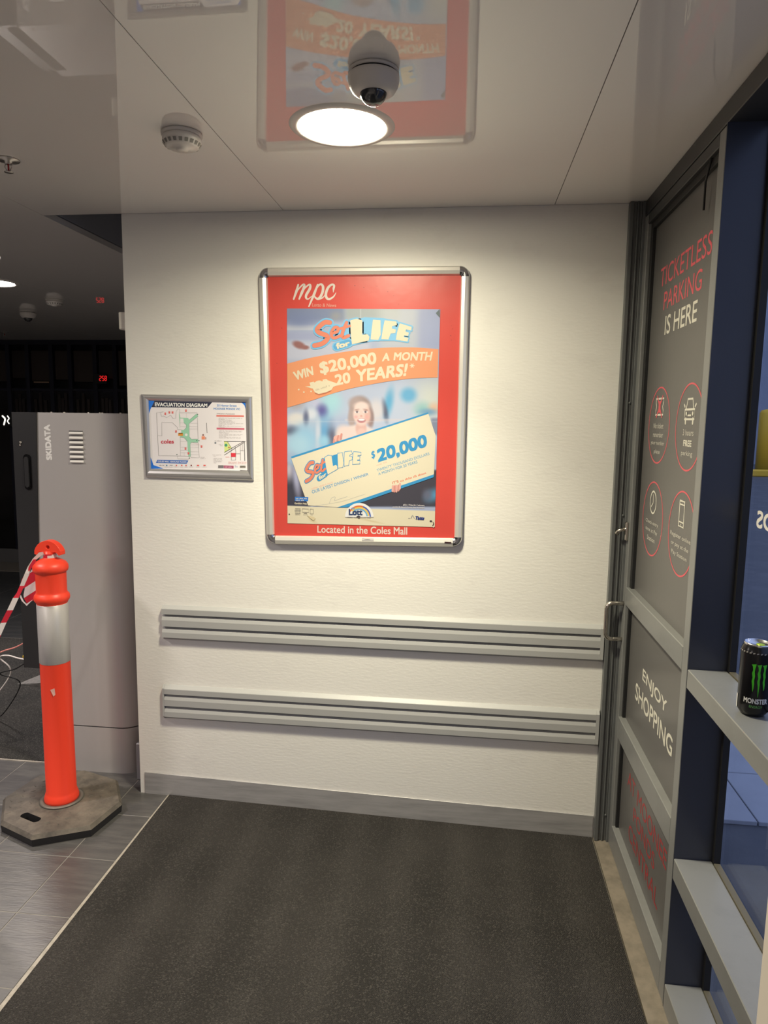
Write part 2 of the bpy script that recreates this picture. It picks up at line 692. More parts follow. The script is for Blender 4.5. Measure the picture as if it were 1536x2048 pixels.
# pull handle and lock snib
M_steel = mat('stainless_steel', (0.62, 0.58, 0.52), 0.22, metal=1.0)
zc = (0.955, 0.812)
hx = XD - 0.062
hb = MB()
hp = [(XD, -0.058, 0.950)]
for k in range(7):
    a = k / 6 * math.pi / 2
    hp.append((hx + 0.022 - 0.022 * math.sin(a), -0.058, 0.928 + 0.022 * math.cos(a)))
for k in range(7):
    a = k / 6 * math.pi / 2
    hp.append((hx + 0.022 - 0.022 * math.cos(a), -0.058, 0.832 - 0.022 * math.sin(a)))
hp.append((XD, -0.058, 0.810))
hb.tube(hp, 0.0085, 12)
hb.build('handle', M_steel, door)
hb = MB()
hb.box((XD - 0.012, -0.066, 1.190), (XD, -0.044, 1.262), bevel=0.005, seg=2)
hb.tube([(XD - 0.008, -0.055, 1.235), (XD - 0.030, -0.052, 1.228), (XD - 0.040, -0.048, 1.214)], [0.006, 0.007, 0.009], 10)
hb.build('lock_snib', M_steel, door)
hb = MB()
hb.tube([(0.618, -0.70, 2.318), (0.616, -0.668, 2.27), (0.620, -0.655, 2.20)], 0.003, 8)
hb.build('door_closer_arm', M_black, door)

# printing on the door film
redv = mat('red_vinyl', (0.62, 0.085, 0.11), 0.45)
redd = mat('dark_red_vinyl', (0.34, 0.03, 0.036), 0.45)
whitev = mat('cream_vinyl', (0.62, 0.60, 0.52), 0.45)
greyv = mat('grey_vinyl', (0.52, 0.50, 0.45), 0.45)


def door_place(y, z, lift):
    return (0.6339 - lift, y, z)


pr = Print(door_place)
pr.line_text('TICKETLESS', -0.200, -0.703, 2.140, 2.078, redv, 1)
pr.line_text('PARKING', -0.258, -0.638, 2.055, 1.996, redv, 1)
pr.line_text('IS HERE', -0.291, -0.615, 1.974, 1.913, whitev, 1, bold=0.008)


def ring(cy, cz, r, w, n=48):
    o = [(cy + r * math.cos(2 * math.pi * k / n), cz + r * math.sin(2 * math.pi * k / n)) for k in range(n)]
    i = [(cy + (r - w) * math.cos(2 * math.pi * k / n), cz + (r - w) * math.sin(2 * math.pi * k / n)) for k in range(n)]
    V = o + i
    pr.add(V, [(k, (k + 1) % n, n + (k + 1) % n, n + k) for k in range(n)], redv, 1)


R = 0.127
for cy, cz in ((-0.292, 1.620), (-0.612, 1.617)):
    ring(cy, cz, R, 0.005)
for cy, cz in ((-0.288, 1.306), (-0.608, 1.306)):
    ring(cy, cz, R, 0.005)
# crossed-out ticket
tk = [(-0.245, 1.708), (-0.335, 1.708), (-0.335, 1.694), (-0.326, 1.682), (-0.335, 1.670), (-0.335, 1.655), (-0.245, 1.655), (-0.245, 1.670), (-0.254, 1.682), (-0.245, 1.694)]
pr.stroke(tk, 0.006, whitev, 1, smooth=False, closed=True)
pr.stroke([(-0.258, 1.716), (-0.322, 1.648)], 0.008, redv, 2)
pr.stroke([(-0.322, 1.716), (-0.258, 1.648)], 0.008, redv, 2)
pr.rect(-0.278, 1.700, -0.302, 1.662, redv, 1.6)
# car seen from the front
pr.stroke([(-0.578, 1.668), (-0.590, 1.698), (-0.634, 1.698), (-0.646, 1.668)], 0.006, whitev, 1, smooth=False)
pr.stroke([(-0.568, 1.668), (-0.656, 1.668), (-0.656, 1.640), (-0.568, 1.640)], 0.006, whitev, 1, smooth=False, closed=True)
pr.disc(-0.583, 1.656, 0.006, whitev, 2)
pr.disc(-0.641, 1.656, 0.006, whitev, 2)
pr.stroke([(-0.598, 1.651), (-0.626, 1.651)], 0.005, whitev, 2)
for y in (-0.579, -0.645):
    pr.stroke([(y, 1.640), (y, 1.630)], 0.012, whitev, 1)
for y, s in ((-0.566, 1), (-0.658, -1)):
    pr.stroke([(y, 1.676), (y + s * 0.008, 1.682)], 0.007, whitev, 1)
# clock
clk = [(-0.286 + 0.037 * math.cos(2 * math.pi * k / 24), 1.362 + 0.037 * math.sin(2 * math.pi * k / 24)) for k in range(24)]
pr.stroke(clk, 0.006, whitev, 1, closed=True)
pr.stroke([(-0.284, 1.388), (-0.286, 1.360), (-0.266, 1.346)], 0.005, whitev, 1, smooth=False)
# phone
pr.stroke([(-0.581, 1.402), (-0.627, 1.402), (-0.627, 1.327), (-0.581, 1.327)], 0.006, whitev, 1, smooth=False, closed=True)
pr.stroke([(-0.584, 1.392), (-0.624, 1.392)], 0.004, whitev, 1)
pr.stroke([(-0.584, 1.340), (-0.624, 1.340)], 0.004, whitev, 1)
pr.disc(-0.604, 1.333, 0.003, whitev, 2, 8)


def small(lines, cy, z0, dz, h, widths, bolds=None):
    for i, (s, w) in enumerate(zip(lines, widths)):
        bo = 0.03 if bolds and i in bolds else 0.004
        pr.line_text(s, cy + w / 2, cy - w / 2, z0 - dz * i, z0 - dz * i - h, greyv if not (bolds and i in bolds) else whitev, 1, bold=bo)


small(('No ticket', 'remember', 'your number', 'plate'), -0.290, 1.627, 0.029, 0.017, (0.118, 0.122, 0.165, 0.07))
small(('3 hours', 'FREE', 'parking'), -0.610, 1.611, 0.031, 0.018, (0.098, 0.076, 0.104), bolds=(1,))
small(('Check entry', 'time at Pay', 'Station'), -0.285, 1.299, 0.027, 0.016, (0.158, 0.150, 0.096))
small(('Register online', 'or pay at the', 'Pay Station'), -0.603, 1.302, 0.027, 0.016, (0.196, 0.168, 0.150))
pr.build('lettering', panes[0])
pr = Print(door_place)
pr.line_text('ENJOY', -0.294, -0.590, 0.783, 0.729, whitev, 1, bold=0.012)
pr.line_text('SHOPPING', -0.212, -0.670, 0.702, 0.640, whitev, 1, bold=0.012)
pr.build('lettering', panes[1])
pr = Print(door_place)
pr.line_text('AT MOONEE', -0.183, -0.692, 0.352, 0.292, redd, 1)
pr.line_text('PONDS', -0.290, -0.575, 0.266, 0.211, redd, 1)
pr.line_text('CENTRAL', -0.242, -0.634, 0.178, 0.118, redd, 1)
pr.build('lettering', panes[2])

# ------------------------------------------------------------------ window beside the door
window = tag(empty('window_1', (0.66, -1.6, zb)), kind='structure')
WY0, WY1 = DY1, -2.40
part('mullion', (XD, WY0, zb), (0.712, WY0 + 0.003, 2.356), M_navy, window, 0)
part('mullion', (XD, WY1, zb), (0.730, WY1 - 0.05, 2.356), M_frame, window)
part('transom', (XD, WY0 - .0005, 0.919), (0.711, WY1, 0.972), M_frame_lt, window)
part('transom', (XD, WY0 - .0005, 0.362), (0.711, WY1, 0.423), M_frame_lt, window)
part('transom', (XD, WY0 - .0005, zb), (0.711, WY1, 0.035), M_frame_lt, window)
M_glass = clear_glass('window_glass')
M_bead = mat('bronze_bead', (0.09, 0.08, 0.055), 0.5)
for z0, z1 in ((0.972, 2.356), (0.423, 0.919), (0.035, 0.362)):
    part('gasket', (0.711, WY0 + .0, z0 - .02), (0.7285, WY0 - 0.016, z1 + .02), M_black, window, 0)
    part('glazing_bead', (0.711, WY0 - 0.016, z0 - .03), (0.7285, WY1, z0 + 0.004), M_bead, window, 0.001)
    pane = part('pane', (0.7295, WY0 + .0, z0 - .03), (0.7355, WY1, z1 + .03), M_glass, window, 0)
    if z1 > 2:
        pr = Print(lambda y, z, lift: (0.7290 - lift, y, z))
        # seen from behind, so the word runs backwards
        pr.text('RDS', (-1.040, 1.416), (-0.892, 1.416), (-0.892, 1.372), (-1.040, 1.372), mat('white_vinyl', (0.75, 0.72, 0.68), 0.5), 1, bold=0.02)
        pr.build('lettering', pane)

# pale column close to the camera at the right edge
b = MB()
b.box((0.513, -1.72, ramp(.53)), (0.604, -1.60, CEIL - .001), bevel=0.004, seg=2)
tag(b.build('trim_5', mat('cream_paint', (0.70, 0.64, 0.56), 0.5)), kind='structure')

# ================================================================== CEILING FITTINGS
M_white = mat('white_plastic', (0.74, 0.71, 0.67), 0.35)
M_rim = mat('downlight_rim', (0.78, 0.76, 0.72), 0.3)
M_lamp = emit('lamp_diffuser', LAMP_COL, LAMP)


M_lamp2 = emit('lamp_diffuser_neutral', LAMP_COL2, LAMP)


def downlight(x, y, label, warm=False):
    t = tag(empty('ceiling_downlight', (x, y, CEIL)), label, 'downlight', 'round ceiling downlights')
    b = MB()
    b.lathe([(0.116, 0.012), (0.116, -0.002), (0.122, -0.006), (0.136, -0.005), (0.143, 0.0)], (x, y, CEIL), 48)
    b.build('rim', M_rim, t)
    b = MB()
    b.lathe([(0.116, -0.0015), (0.0, -0.0015)], (x, y, CEIL), 48)
    b.build('diffuser', M_lamp if warm else M_lamp2, t)
    for k, (watt, spread) in enumerate(BEAMS):
        ld = bpy.data.lights.new('lamp_beam', 'AREA')
        ld.shape = 'DISK'
        ld.size = 0.21
        ld.spread = math.radians(spread)
        ld.energy = watt
        ld.color = LAMP_COL if warm else LAMP_COL2
        lo = bpy.data.objects.new('lamp_beam', ld)
        col.objects.link(lo)
        lo.parent = t
        lo.location = (0, 0, -0.008 - 0.001 * k)
    return t


downlight(-0.357, -0.745, 'lit round downlight in glossy ceiling in front of the red poster frame', True)
downlight(-2.845, 1.31, 'lit round downlight over the dark area beyond the pay station')
downlight(-2.845, -0.92, 'lit round downlight above the slate tiles left of the bollard, out of view')
downlight(-0.357, -5.40, 'lit round downlight far behind the viewer near the rear wall')
downlight(-2.845, -5.40, 'lit round downlight far behind the viewer, above the slate tiles by the rear wall')
downlight(-2.845, -3.15, 'lit round downlight in the ceiling behind the viewer, above the slate tiles')


def smoke(x, y, label):
    t = tag(empty('smoke_detector', (x, y, CEIL)), label, 'smoke detector', 'ceiling smoke detectors')
    z = CEIL
    b = MB()
    b.lathe([(0.0, -0.001), (0.056, -0.001), (0.056, -0.008), (0.050, -0.010)], (x, y, z), 40)
    b.build('base', M_white, t)
    b = MB()
    b.lathe([(0.050, -0.010), (0.053, -0.012), (0.053, -0.024), (0.048, -0.034), (0.040, -0.039), (0.018, -0.041), (0.016, -0.045), (0.0, -0.046)], (x, y, z), 40)
    b.build('housing', M_white, t)
    b = MB()
    for k in range(20):
        a = 2 * math.pi * k / 20
        c, s = math.cos(a), math.sin(a)
        pts = []
        for da, rr, zz in ((-.09, .0535, -.027), (.09, .0535, -.027), (.09, .0475, -.0355), (-.09, .0475, -.0355)):
            pts.append((x + rr * math.cos(a + da), y + rr * math.sin(a + da), z + zz))
        b.face(pts)
    b.build('vent_slots', mat('slot_grey', (0.26, 0.25, 0.23), 0.6), t)


smoke(-0.812, -0.735, 'white round smoke detector on glossy ceiling beside the panel joint')
smoke(-2.83, 1.92, 'small white smoke detector on the dim ceiling above the pay station')

M_dome = mat('smoked_dome', (0.035, 0.037, 0.040), 0.06, spec=0.7, coat=0.6)


def dome_camera(x, y, aim, label):
    t = tag(empty('dome_camera', (x, y, CEIL)), label, 'security camera', 'ceiling dome cameras')
    z = CEIL
    b = MB()
    b.lathe([(0.0, -0.001), (0.057, -0.001), (0.058, -0.007), (0.054, -0.008)], (x, y, z), 40)
    b.build('base', M_white, t)
    b = MB()
    b.lathe([(0.0535, -0.007), (0.0535, -0.0115)], (x, y, z), 40)
    b.build('seam', M_black, t)
    b = MB()
    b.lathe([(0.054, -0.011), (0.0585, -0.013), (0.0590, -0.020), (0.056, -0.034), (0.049, -0.045), (0.038, -0.052), (0.0, -0.054)], (x, y, z), 40)
    b.build('housing', M_white, t)
    d = Vector(aim).normalized()
    c = Vector((x, y, z - 0.034)) + d * 0.014
    b = MB()
    b.lathe([(0.0315 * math.cos(k / 8 * math.pi / 2), 0.0315 * math.sin(k / 8 * math.pi / 2)) for k in range(9)], c, 32, axis=d)
    b.lathe([(0.0315, 0.0), (0.0315, -0.02)], c, 32, axis=d)
    b.build('smoked_dome', M_dome, t)
    b = MB()
    b.lathe([(0.0318, -0.012), (0.0355, -0.008), (0.0355, -0.001), (0.0317, 0.003)], c, 32, axis=d)
    b.build('bezel', M_white, t)


dome_camera(-0.232, -1.040, (0.06, -0.42, -0.85), 'white dome security camera next to the downlight above the poster')
dome_camera(-3.36, 2.43, (0.1, -0.3, -0.9), 'small white dome camera on the dim ceiling far left')


def sprinkler(x, y, label):
    t = tag(empty('fire_sprinkler', (x, y, CEIL)), label, 'sprinkler', 'ceiling sprinklers')
    z = CEIL
    b = MB()
    b.lathe([(0.0, -0.001), (0.034, -0.001), (0.033, -0.004), (0.012, -0.006), (0.010, -0.014), (0, -0.014)], (x, y, z), 28)
    b.build('escutcheon', mat('sprinkler_chrome', (0.60, 0.57, 0.54), 0.3, metal=0.8), t)
    b = MB()
    for s in (-1, 1):
        b.tube([(x + s * 0.009, y, z - 0.012), (x + s * 0.012, y, z - 0.022), (x + s * 0.004, y, z - 0.036)], 0.0018, 8)
    b.build('frame_arms', MATS['sprinkler_chrome'], t)
    b = MB()
    b.tube([(x, y, z - 0.013), (x, y, z - 0.034)], 0.0028, 8)
    b.build('glass_bulb', mat('red_bulb', (0.35, 0.01, 0.008), 0.15), t)
    b = MB()
    b.lathe([(0.0, -0.036), (0.013, -0.037), (0.013, -0.0385), (0, -0.039)], (x, y, z), 20)
    b.build('deflector', MATS['sprinkler_chrome'], t)


sprinkler(-1.435, -0.585, 'small chrome fire sprinkler with red bulb in ceiling at left edge')
sprinkler(-4.44, 3.70, 'tiny fire sprinkler on the far dim ceiling by the dark shopfront')

# ================================================================== POSTER FRAME
M_snap = mat('snap_frame_aluminium', (0.74, 0.72, 0.68), 0.34, metal=0.55, bump=(30, 0.05, 3, (1, 1, 1)))
M_chrome = mat('chrome_corner', (0.50, 0.50, 0.52), 0.16, metal=1.0)
YF = -0.020
FO = [onY(516.5, 535, YF), onY(940, 531, YF), onY(924, 1094, YF), onY(533, 1088, YF)]   # TL TR BR BL
frame = tag(empty('poster_frame', (-0.405, 0, 1.12)), 'tall red lottery poster in a rounded aluminium snap frame', 'poster frame')


def fq(u, v, q=FO):
    return q[0] * (1 - u) * (1 - v) + q[1] * u * (1 - v) + q[2] * u * v + q[3] * (1 - u) * v


wu, wv = 0.040, 0.031     # frame width as share of the sides
cu_, cv_ = 0.046, 0.036   # corner pieces


def rail_piece(u0, v0, u1, v1, horizontal):
    b = MB()
    def P(u, v, y):
        p = fq(u, v)
        return (p[0], y, p[2])
    if horizontal:
        prof = [(0.0, -0.001), (0.0, -0.016), (0.16, -0.021), (0.5, -0.0235), (0.88, -0.0195), (1.0, -0.010), (1.0, -0.001)]
        A = [P(u0, v0 + (v1 - v0) * t, y) for t, y in prof]
        B = [P(u1, v0 + (v1 - v0) * t, y) for t, y in prof]
    else:
        prof = [(0.0, -0.001), (0.0, -0.016), (0.16, -0.021), (0.5, -0.0235), (0.88, -0.0195), (1.0, -0.010), (1.0, -0.001)]
        A = [P(u0 + (u1 - u0) * t, v0, y) for t, y in prof]
        B = [P(u0 + (u1 - u0) * t, v1, y) for t, y in prof]
    for i in range(len(A) - 1):
        b.face([A[i], A[i + 1], B[i + 1], B[i]])
    b.face(A)
    b.face(B)
    b.build('frame_rail', M_snap, frame)


rail_piece(cu_, 0, 1 - cu_, wv, True)
rail_piece(1 - cu_, 1, cu_, 1 - wv, True)
rail_piece(0, 1 - cv_, wu, cv_, False)
rail_piece(1, cv_, 1 - wu, 1 - cv_, False)
for cu, cv, su, sv in ((0, 0, 1, 1), (1, 0, -1, 1), (1, 1, -1, -1), (0, 1, 1, -1)):
    b = MB()
    n = 8
    rings = []
    for k in range(n + 1):
        a = k / n * math.pi / 2
        row = []
        for t, y in ((0.0, -0.001), (0.0, -0.016), (0.18, -0.0225), (0.6, -0.025), (1.0, -0.012)):
            # outer arc shrinking to the inner right angle
            ou = cu_ * (1 - math.cos(a)) * 1.0
            ov = cv_ * (1 - math.sin(a)) * 1.0
            iu, iv = wu, wv
            if a < math.pi / 4:
                iv = wv + (cv_ - wv) * (1 - math.tan(a))
            else:
                iu = wu + (cu_ - wu) * (1 - 1 / math.tan(a) if a < math.pi / 2 - 1e-6 else 1)
            u = ou + (iu - ou) * t
            v = ov + (iv - ov) * t
            p = fq(cu + su * u, cv + sv * v)
            row.append(b.bm.verts.new((p[0], y, p[2])))
        rings.append(row)
    for A, B in zip(rings, rings[1:]):
        for i in range(len(A) - 1):
            f = b.bm.faces.new((A[i], A[i + 1], B[i + 1], B[i]))
            f.smooth = True
    b.build('corner_piece', M_chrome, frame)

YS = -0.0085


def wall_place(x, y, lift):
    p = onY(x, y, YS)
    return (p[0], YS - lift, p[2])


red_p = mat('red_poster_print', (0.52, 0.055, 0.045), 0.36, bump=(9, 0.5, 3, (1, 1, 1)))
inner = [(530, 549), (926, 547), (913, 1080), (542, 1076)]
b = MB()
pts = [wall_place(x, y, 0) for x, y in inner]
b.hexa([(pts[3][0], -0.001, pts[3][2]), (pts[2][0], -0.001, pts[2][2]), (pts[2][0], YS, pts[2][2]), (pts[3][0], YS, pts[3][2]),
        (pts[0][0], -0.001, pts[0][2]), (pts[1][0], -0.001, pts[1][2]), (pts[1][0], YS, pts[1][2]), (pts[0][0], YS, pts[0][2])])
red_sheet = b.build('red_poster', red_p, frame)
pr = Print(wall_place)
cream = ink(246, 228, 205)
pinkw = ink(240, 165, 140)


def C5(x, y):
    return (570 + x / 11.815, 560 + y / 11.815)


def st(pts, w, mt, layer=1, cv=C5, sc=11.815, **k):
    ws = [q / sc for q in w] if isinstance(w, (list, tuple)) else w / sc
    pr.stroke([cv(*p) for p in pts], ws, mt, layer, **k)


st([(312, 112), (270, 270), (205, 450)], [40, 62, 40], cream)
st([(250, 340), (330, 205), (420, 115), (455, 120), (440, 200), (390, 320), (335, 450)], [10, 30, 40, 55, 62, 62, 36], cream)
st([(385, 330), (470, 195), (560, 115), (598, 125), (585, 210), (505, 350), (500, 425), (550, 448), (640, 375)], [10, 30, 40, 50, 62, 60, 48, 30, 12], cream)
st([(772, 112), (690, 330), (565, 625)], [40, 62, 30], cream)
st([(690, 370), (720, 250), (800, 125), (860, 105), (900, 170), (880, 310), (800, 440), (720, 420), (695, 350)], [12, 30, 40, 50, 62, 60, 60, 40, 20], cream)
st([(790, 450), (880, 425), (960, 340)], [45, 32, 12], cream)
st([(1140, 290), (1150, 200), (1160, 130), (1105, 110), (1020, 180), (965, 330), (990, 430), (1060, 448), (1150, 390), (1205, 300)], [12, 50, 50, 48, 58, 62, 58, 50, 36, 12], cream)
pr.text('Lotto & News', C5(645, 548), C5(1212, 560), C5(1208, 640), C5(640, 630), pinkw, 1, bold=0.01)


pr.build('logo_lettering', red_sheet)
pr = Print(wall_place)


def C2(x, y):
    return (500 + x / 3.339, 800 + y / 3.339)


pr.text('Located in the Coles Mall', C2(450, 838), C2(1050, 850), C2(1050, 900), C2(450, 886), cream, 1, bold=0.012)
pr.build('lettering', red_sheet)
# stickers on the lower frame rail
pr = Print(lambda x, y, l: (onY(x, y, -0.024)[0], -0.0240 - l, onY(x, y, -0.024)[2]))
pr.poly([C2(748, 921), C2(826, 924), C2(826, 940), C2(748, 937)], ink(240, 232, 215), 1)
pr.scribble(*C2(765, 934), *C2(808, 935), 1.4, ink(70, 60, 50), 2, gap=1.6)
pr.build('price_sticker', frame)
pr = Print(lambda x, y, l: (onY(x, y, -0.024)[0], -0.0240 - l, onY(x, y, -0.024)[2]))
pr.poly([C2(1300, 946), C2(1344, 948), C2(1344, 958), C2(1298, 956)], ink(70, 40, 40), 1)
pr.build('barcode_sticker', frame)

# ---------------- the lottery poster itself: a printed sheet over the red one
Q = [(574, 617), (880.5, 618.5), (869.5, 1054), (575, 1046.5)]
NX, NY = 260, 372
uu, vv = np.meshgrid(np.linspace(0, 1, NX + 1), np.linspace(0, 1, NY + 1))
Qa = [np.array(q, float) for q in Q]
gx = Qa[0][0] * (1 - uu) * (1 - vv) + Qa[1][0] * uu * (1 - vv) + Qa[2][0] * uu * vv + Qa[3][0] * (1 - uu) * vv
gy = Qa[0][1] * (1 - uu) * (1 - vv) + Qa[1][1] * uu * (1 - vv) + Qa[2][1] * uu * vv + Qa[3][1] * (1 - uu) * vv
img = np.zeros(gx.shape + (3,))


def sm(a, b, x):
    t = np.clip((x - a) / (b - a), 0, 1)
    return t * t * (3 - 2 * t)


def lay(mask, rgb):
    global img
    img = img * (1 - mask[..., None]) + np.array(rgb, float) * mask[..., None]


def blob(x, y, rx, ry, rgb, soft=0.5, ang=0.0, a=1.0):
    c, s = math.cos(math.radians(ang)), math.sin(math.radians(ang))
    dx, dy = gx - x, gy - y
    if abs(x - 722) > 30 or y > 905 or y < 780:
        soft = min(1.0, soft * 1.7)
    d = np.sqrt(((dx * c + dy * s) / rx) ** 2 + ((-dx * s + dy * c) / ry) ** 2)
    lay((1 - sm(max(0, 1 - soft), 1 + soft, d)) * a, rgb)


def bar(x0, y0, x1, y1, rgb, soft=3.0, a=1.0):
    mk = sm(x0 - soft, x0 + soft, gx) * (1 - sm(x1 - soft, x1 + soft, gx)) * sm(y0 - soft, y0 + soft, gy) * (1 - sm(y1 - soft, y1 + soft, gy))
    lay(mk * a, rgb)


lay(np.ones_like(gx), (176, 184, 204))
# sky-ish office ceiling at the top
bar(570, 610, 690, 642, (126, 138, 166), 8)
bar(690, 610, 800, 640, (168, 174, 160), 10, .8)
bar(760, 612, 850, 700, (206, 206, 200), 16, .7)
bar(835, 612, 890, 700, (160, 168, 200), 12, .8)
bar(570, 650, 640, 660, (222, 220, 216), 2, .9)
bar(570, 664, 640, 680, (166, 172, 198), 5)
bar(570, 684, 740, 720, (208, 206, 214), 8, .8)
blob(600, 640, 34, 14, (120, 132, 168), .6)
blob(598, 690, 13, 7, (150, 92, 84), .25, 20)
blob(611, 695, 7, 4, (150, 92, 84), .3)
blob(672, 632, 10, 8, (150, 150, 150), .6)
# blurred newsroom behind the winner
bar(570, 770, 890, 900, (188, 196, 212), 10)
blob(860, 800, 40, 40, (222, 224, 206), .7)
blob(800, 800, 30, 40, (196, 206, 220), .7)
blob(817, 790, 15, 14, (98, 176, 214), .35)
blob(777, 806, 8, 26, (84, 168, 206), .5, 10)
blob(770, 822, 5, 18, (70, 78, 100), .5, -10)
blob(650, 812, 26, 20, (158, 214, 222), .6)
blob(630, 806, 16, 14, (200, 200, 220), .6)
blob(664, 800, 14, 14, (172, 222, 222), .6)
blob(592, 800, 14, 14, (176, 158, 150), .6)
blob(644, 822, 10, 12, (90, 84, 150), .5)
blob(592, 838, 18, 12, (236, 228, 214), .3)
blob(622, 828, 12, 10, (226, 228, 230), .4)
blob(612, 836, 5, 14, (90, 96, 124), .5)
blob(584, 862, 13, 9, (74, 76, 96), .5)
blob(610, 880, 26, 30, (150, 200, 224), .4)
blob(596, 890, 22, 20, (174, 216, 230), .4)
blob(652, 862, 16, 26, (96, 162, 204), .5)
blob(636, 866, 5, 30, (206, 214, 222), .5)
blob(664, 874, 8, 22, (90, 90, 110), .6)
blob(648, 882, 10, 10, (150, 206, 226), .5)
blob(690, 846, 26, 12, (170, 182, 206), .6)
blob(752, 820, 14, 20, (220, 210, 206), .6)
blob(845, 818, 14, 12, (150, 200, 190), .6)
blob(868, 816, 9, 9, (240, 190, 150), .6)
blob(856, 824, 16, 6, (110, 160, 190), .7)
bar(862, 836, 890, 870, (108, 116, 140), 4, .8)
bar(690, 838, 860, 842, (224, 206, 200), 2, .6)
# dark suits under the cheque
bar(560, 925, 620, 1013, (44, 42, 54), 4)
blob(578, 938, 8, 20, (196, 186, 192), .5)
blob(592, 955, 6, 34, (176, 176, 200), .6, -8)
blob(590, 920, 12, 10, (150, 190, 220), .7)
bar(650, 940, 900, 1013, (48, 44, 52), 3)
blob(868, 990, 16, 10, (72, 140, 176), .7, -30)
blob(855, 990, 8, 10, (90, 92, 110), .7)
# the winner: hair, face, blouse
blob(721, 818, 22, 26, (160, 136, 126), .2)
blob(704, 836, 8, 19, (176, 152, 142), .4)
blob(741, 836, 7, 19, (148, 120, 114), .4)
blob(712, 806, 14, 12, (176, 152, 142), .5)
blob(716, 880, 42, 30, (240, 214, 198), .12)
blob(690, 872, 18, 22, (240, 212, 196), .2, -20)
blob(722, 856, 11, 16, (226, 176, 158), .25)
blob(723, 866, 9, 9, (236, 190, 172), .35)
blob(723, 828, 16.5, 23, (243, 206, 188), .16)
blob(723, 812, 14, 8, (247, 216, 200), .5)
blob(735, 832, 6, 14, (228, 178, 158), .6)
for ex in (714, 731):
    blob(ex, 824, 4.6, 2.0, (248, 238, 232), .3)
    blob(ex, 824, 1.9, 1.9, (78, 62, 66), .3)
    blob(ex, 819, 5.0, 1.1, (176, 138, 124), .5, -9 if ex < 720 else 9)
    blob(ex, 821.8, 4.2, .7, (140, 104, 98), .5)
blob(722.5, 832, 2.6, 2.0, (226, 164, 146), .6)
blob(723, 841, 8.2, 4.6, (184, 92, 92), .22)
blob(723, 839.4, 6.6, 2.2, (252, 246, 240), .3)
blob(712, 834, 4, 3, (240, 176, 164), .8)
blob(734, 834, 4, 3, (236, 170, 156), .8)
# bottom strip
mk = sm(-0.6, 0.6, gy - (1011.5 + (gx - 575) * 0.036))
lay(mk, (238, 224, 186))
blob(625, 1041, 8, 3, (224, 206, 160), .5, 30)
blob(742, 1042, 20, 1.6, (222, 204, 160), .8, 12)
# creases where the sheet has been folded
bar(570, 842.5, 890, 844, (214, 214, 216), .8, .35)
bar(720.5, 617, 722, 640, (224, 224, 220), .8, .6)

img[gy < 1011] = img[gy < 1011] * 0.84 + np.array((214, 214, 216)) * 0.16
lin = np.where(img / 255 <= 0.04045, img / 255 / 12.92, ((img / 255 + 0.055) / 1.055) ** 2.4)
ref = np.array(srgb(228, 222, 205))
alb = np.clip(INK_K * lin / ref, 0, 0.92)
YP = -0.0100


def onY_grid(X, Y_, plane):
    d = np.stack([(X - 768) / F_PX, (Y_ - 1024) / F_PX, np.ones_like(X)], -1) @ RM
    return CAM + d * ((plane - CAM[1]) / d[..., 1])[..., None]


W3 = onY_grid(gx, gy, YP).reshape(-1, 3)
# gentle waves of the paper
W3[:, 1] -= 0.0006 * (np.sin(gx.ravel() * 0.045) * np.sin(gy.ravel() * 0.03)) ** 2
idx = np.arange((NX + 1) * (NY + 1)).reshape(NY + 1, NX + 1)
quads = np.stack([idx[:-1, :-1], idx[:-1, 1:], idx[1:, 1:], idx[1:, :-1]], -1).reshape(-1, 4)
me = bpy.data.meshes.new('lottery_poster')
me.from_pydata(W3.tolist(), [], quads.tolist())
ca = me.color_attributes.new('print', 'FLOAT_COLOR', 'POINT')
ca.data.foreach_set('color', np.concatenate([alb.reshape(-1, 3), np.ones((alb.size // 3, 1))], 1).astype(np.float32).ravel())
pm = mat('lottery_poster_print', (0.7, 0.7, 0.7), 0.36)
nd = pm.node_tree.nodes.new('ShaderNodeVertexColor')
nd.layer_name = 'print'
pm.node_tree.links.new(nd.outputs['Color'], pm.node_tree.nodes['Principled BSDF'].inputs['Base Color'])
lot = link('lottery_poster', me, pm, frame)


def poster_place(x, y, lift):
    p = onY(x, y, YP)
    return (p[0], YP - 0.0009 - lift, p[2])


pr = Print(poster_place, 0.00025)


def C4(x, y):
    return (570 + x / 4.876, 610 + y / 4.876)


S4 = 4.876
orange = ink(247, 160, 108)
orange_d = ink(240, 146, 92)
cream2 = ink(243, 226, 186)
salmon = ink(240, 138, 104)
skyb = ink(132, 200, 232)
midb = ink(92, 172, 214)
cheqb = ink(60, 154, 200)
navy = ink(40, 62, 100)
charcoal = ink(52, 46, 54)
paper = ink(240, 226, 190)
band_top = smooth_line([(22, 572), (250, 515), (500, 470), (760, 432), (1000, 416), (1250, 414), (1497, 430)], 6)
band_bot = smooth_line([(1488, 708), (1250, 716), (1000, 746), (800, 782), (600, 824), (400, 884), (250, 935), (24, 1000)], 6)
pr.poly([C4(*p) for p in band_top + band_bot], orange, 1)
pr.text('WIN', C4(75, 655), C4(268, 595), C4(280, 682), C4(105, 738), cream2, 2, bold=0.035, shear=0.0)
pr.text('$20,000', C4(328, 558), C4(885, 455), C4(897, 590), C4(350, 690), cream2, 2, bold=0.03)
pr.text('A', C4(962, 470), C4(1018, 464), C4(1020, 545), C4(945, 550), cream2, 2, bold=0.03)
pr.text('MONTH', C4(1068, 462), C4(1442, 455), C4(1425, 545), C4(1058, 540), cream2, 2, bold=0.03)
pr.text('FOR', C4(240, 756), C4(425, 715), C4(440, 780), C4(255, 815), cream2, 2, bold=0.03)
pr.text('20', C4(480, 682), C4(632, 652), C4(642, 758), C4(500, 790), cream2, 2, bold=0.03)
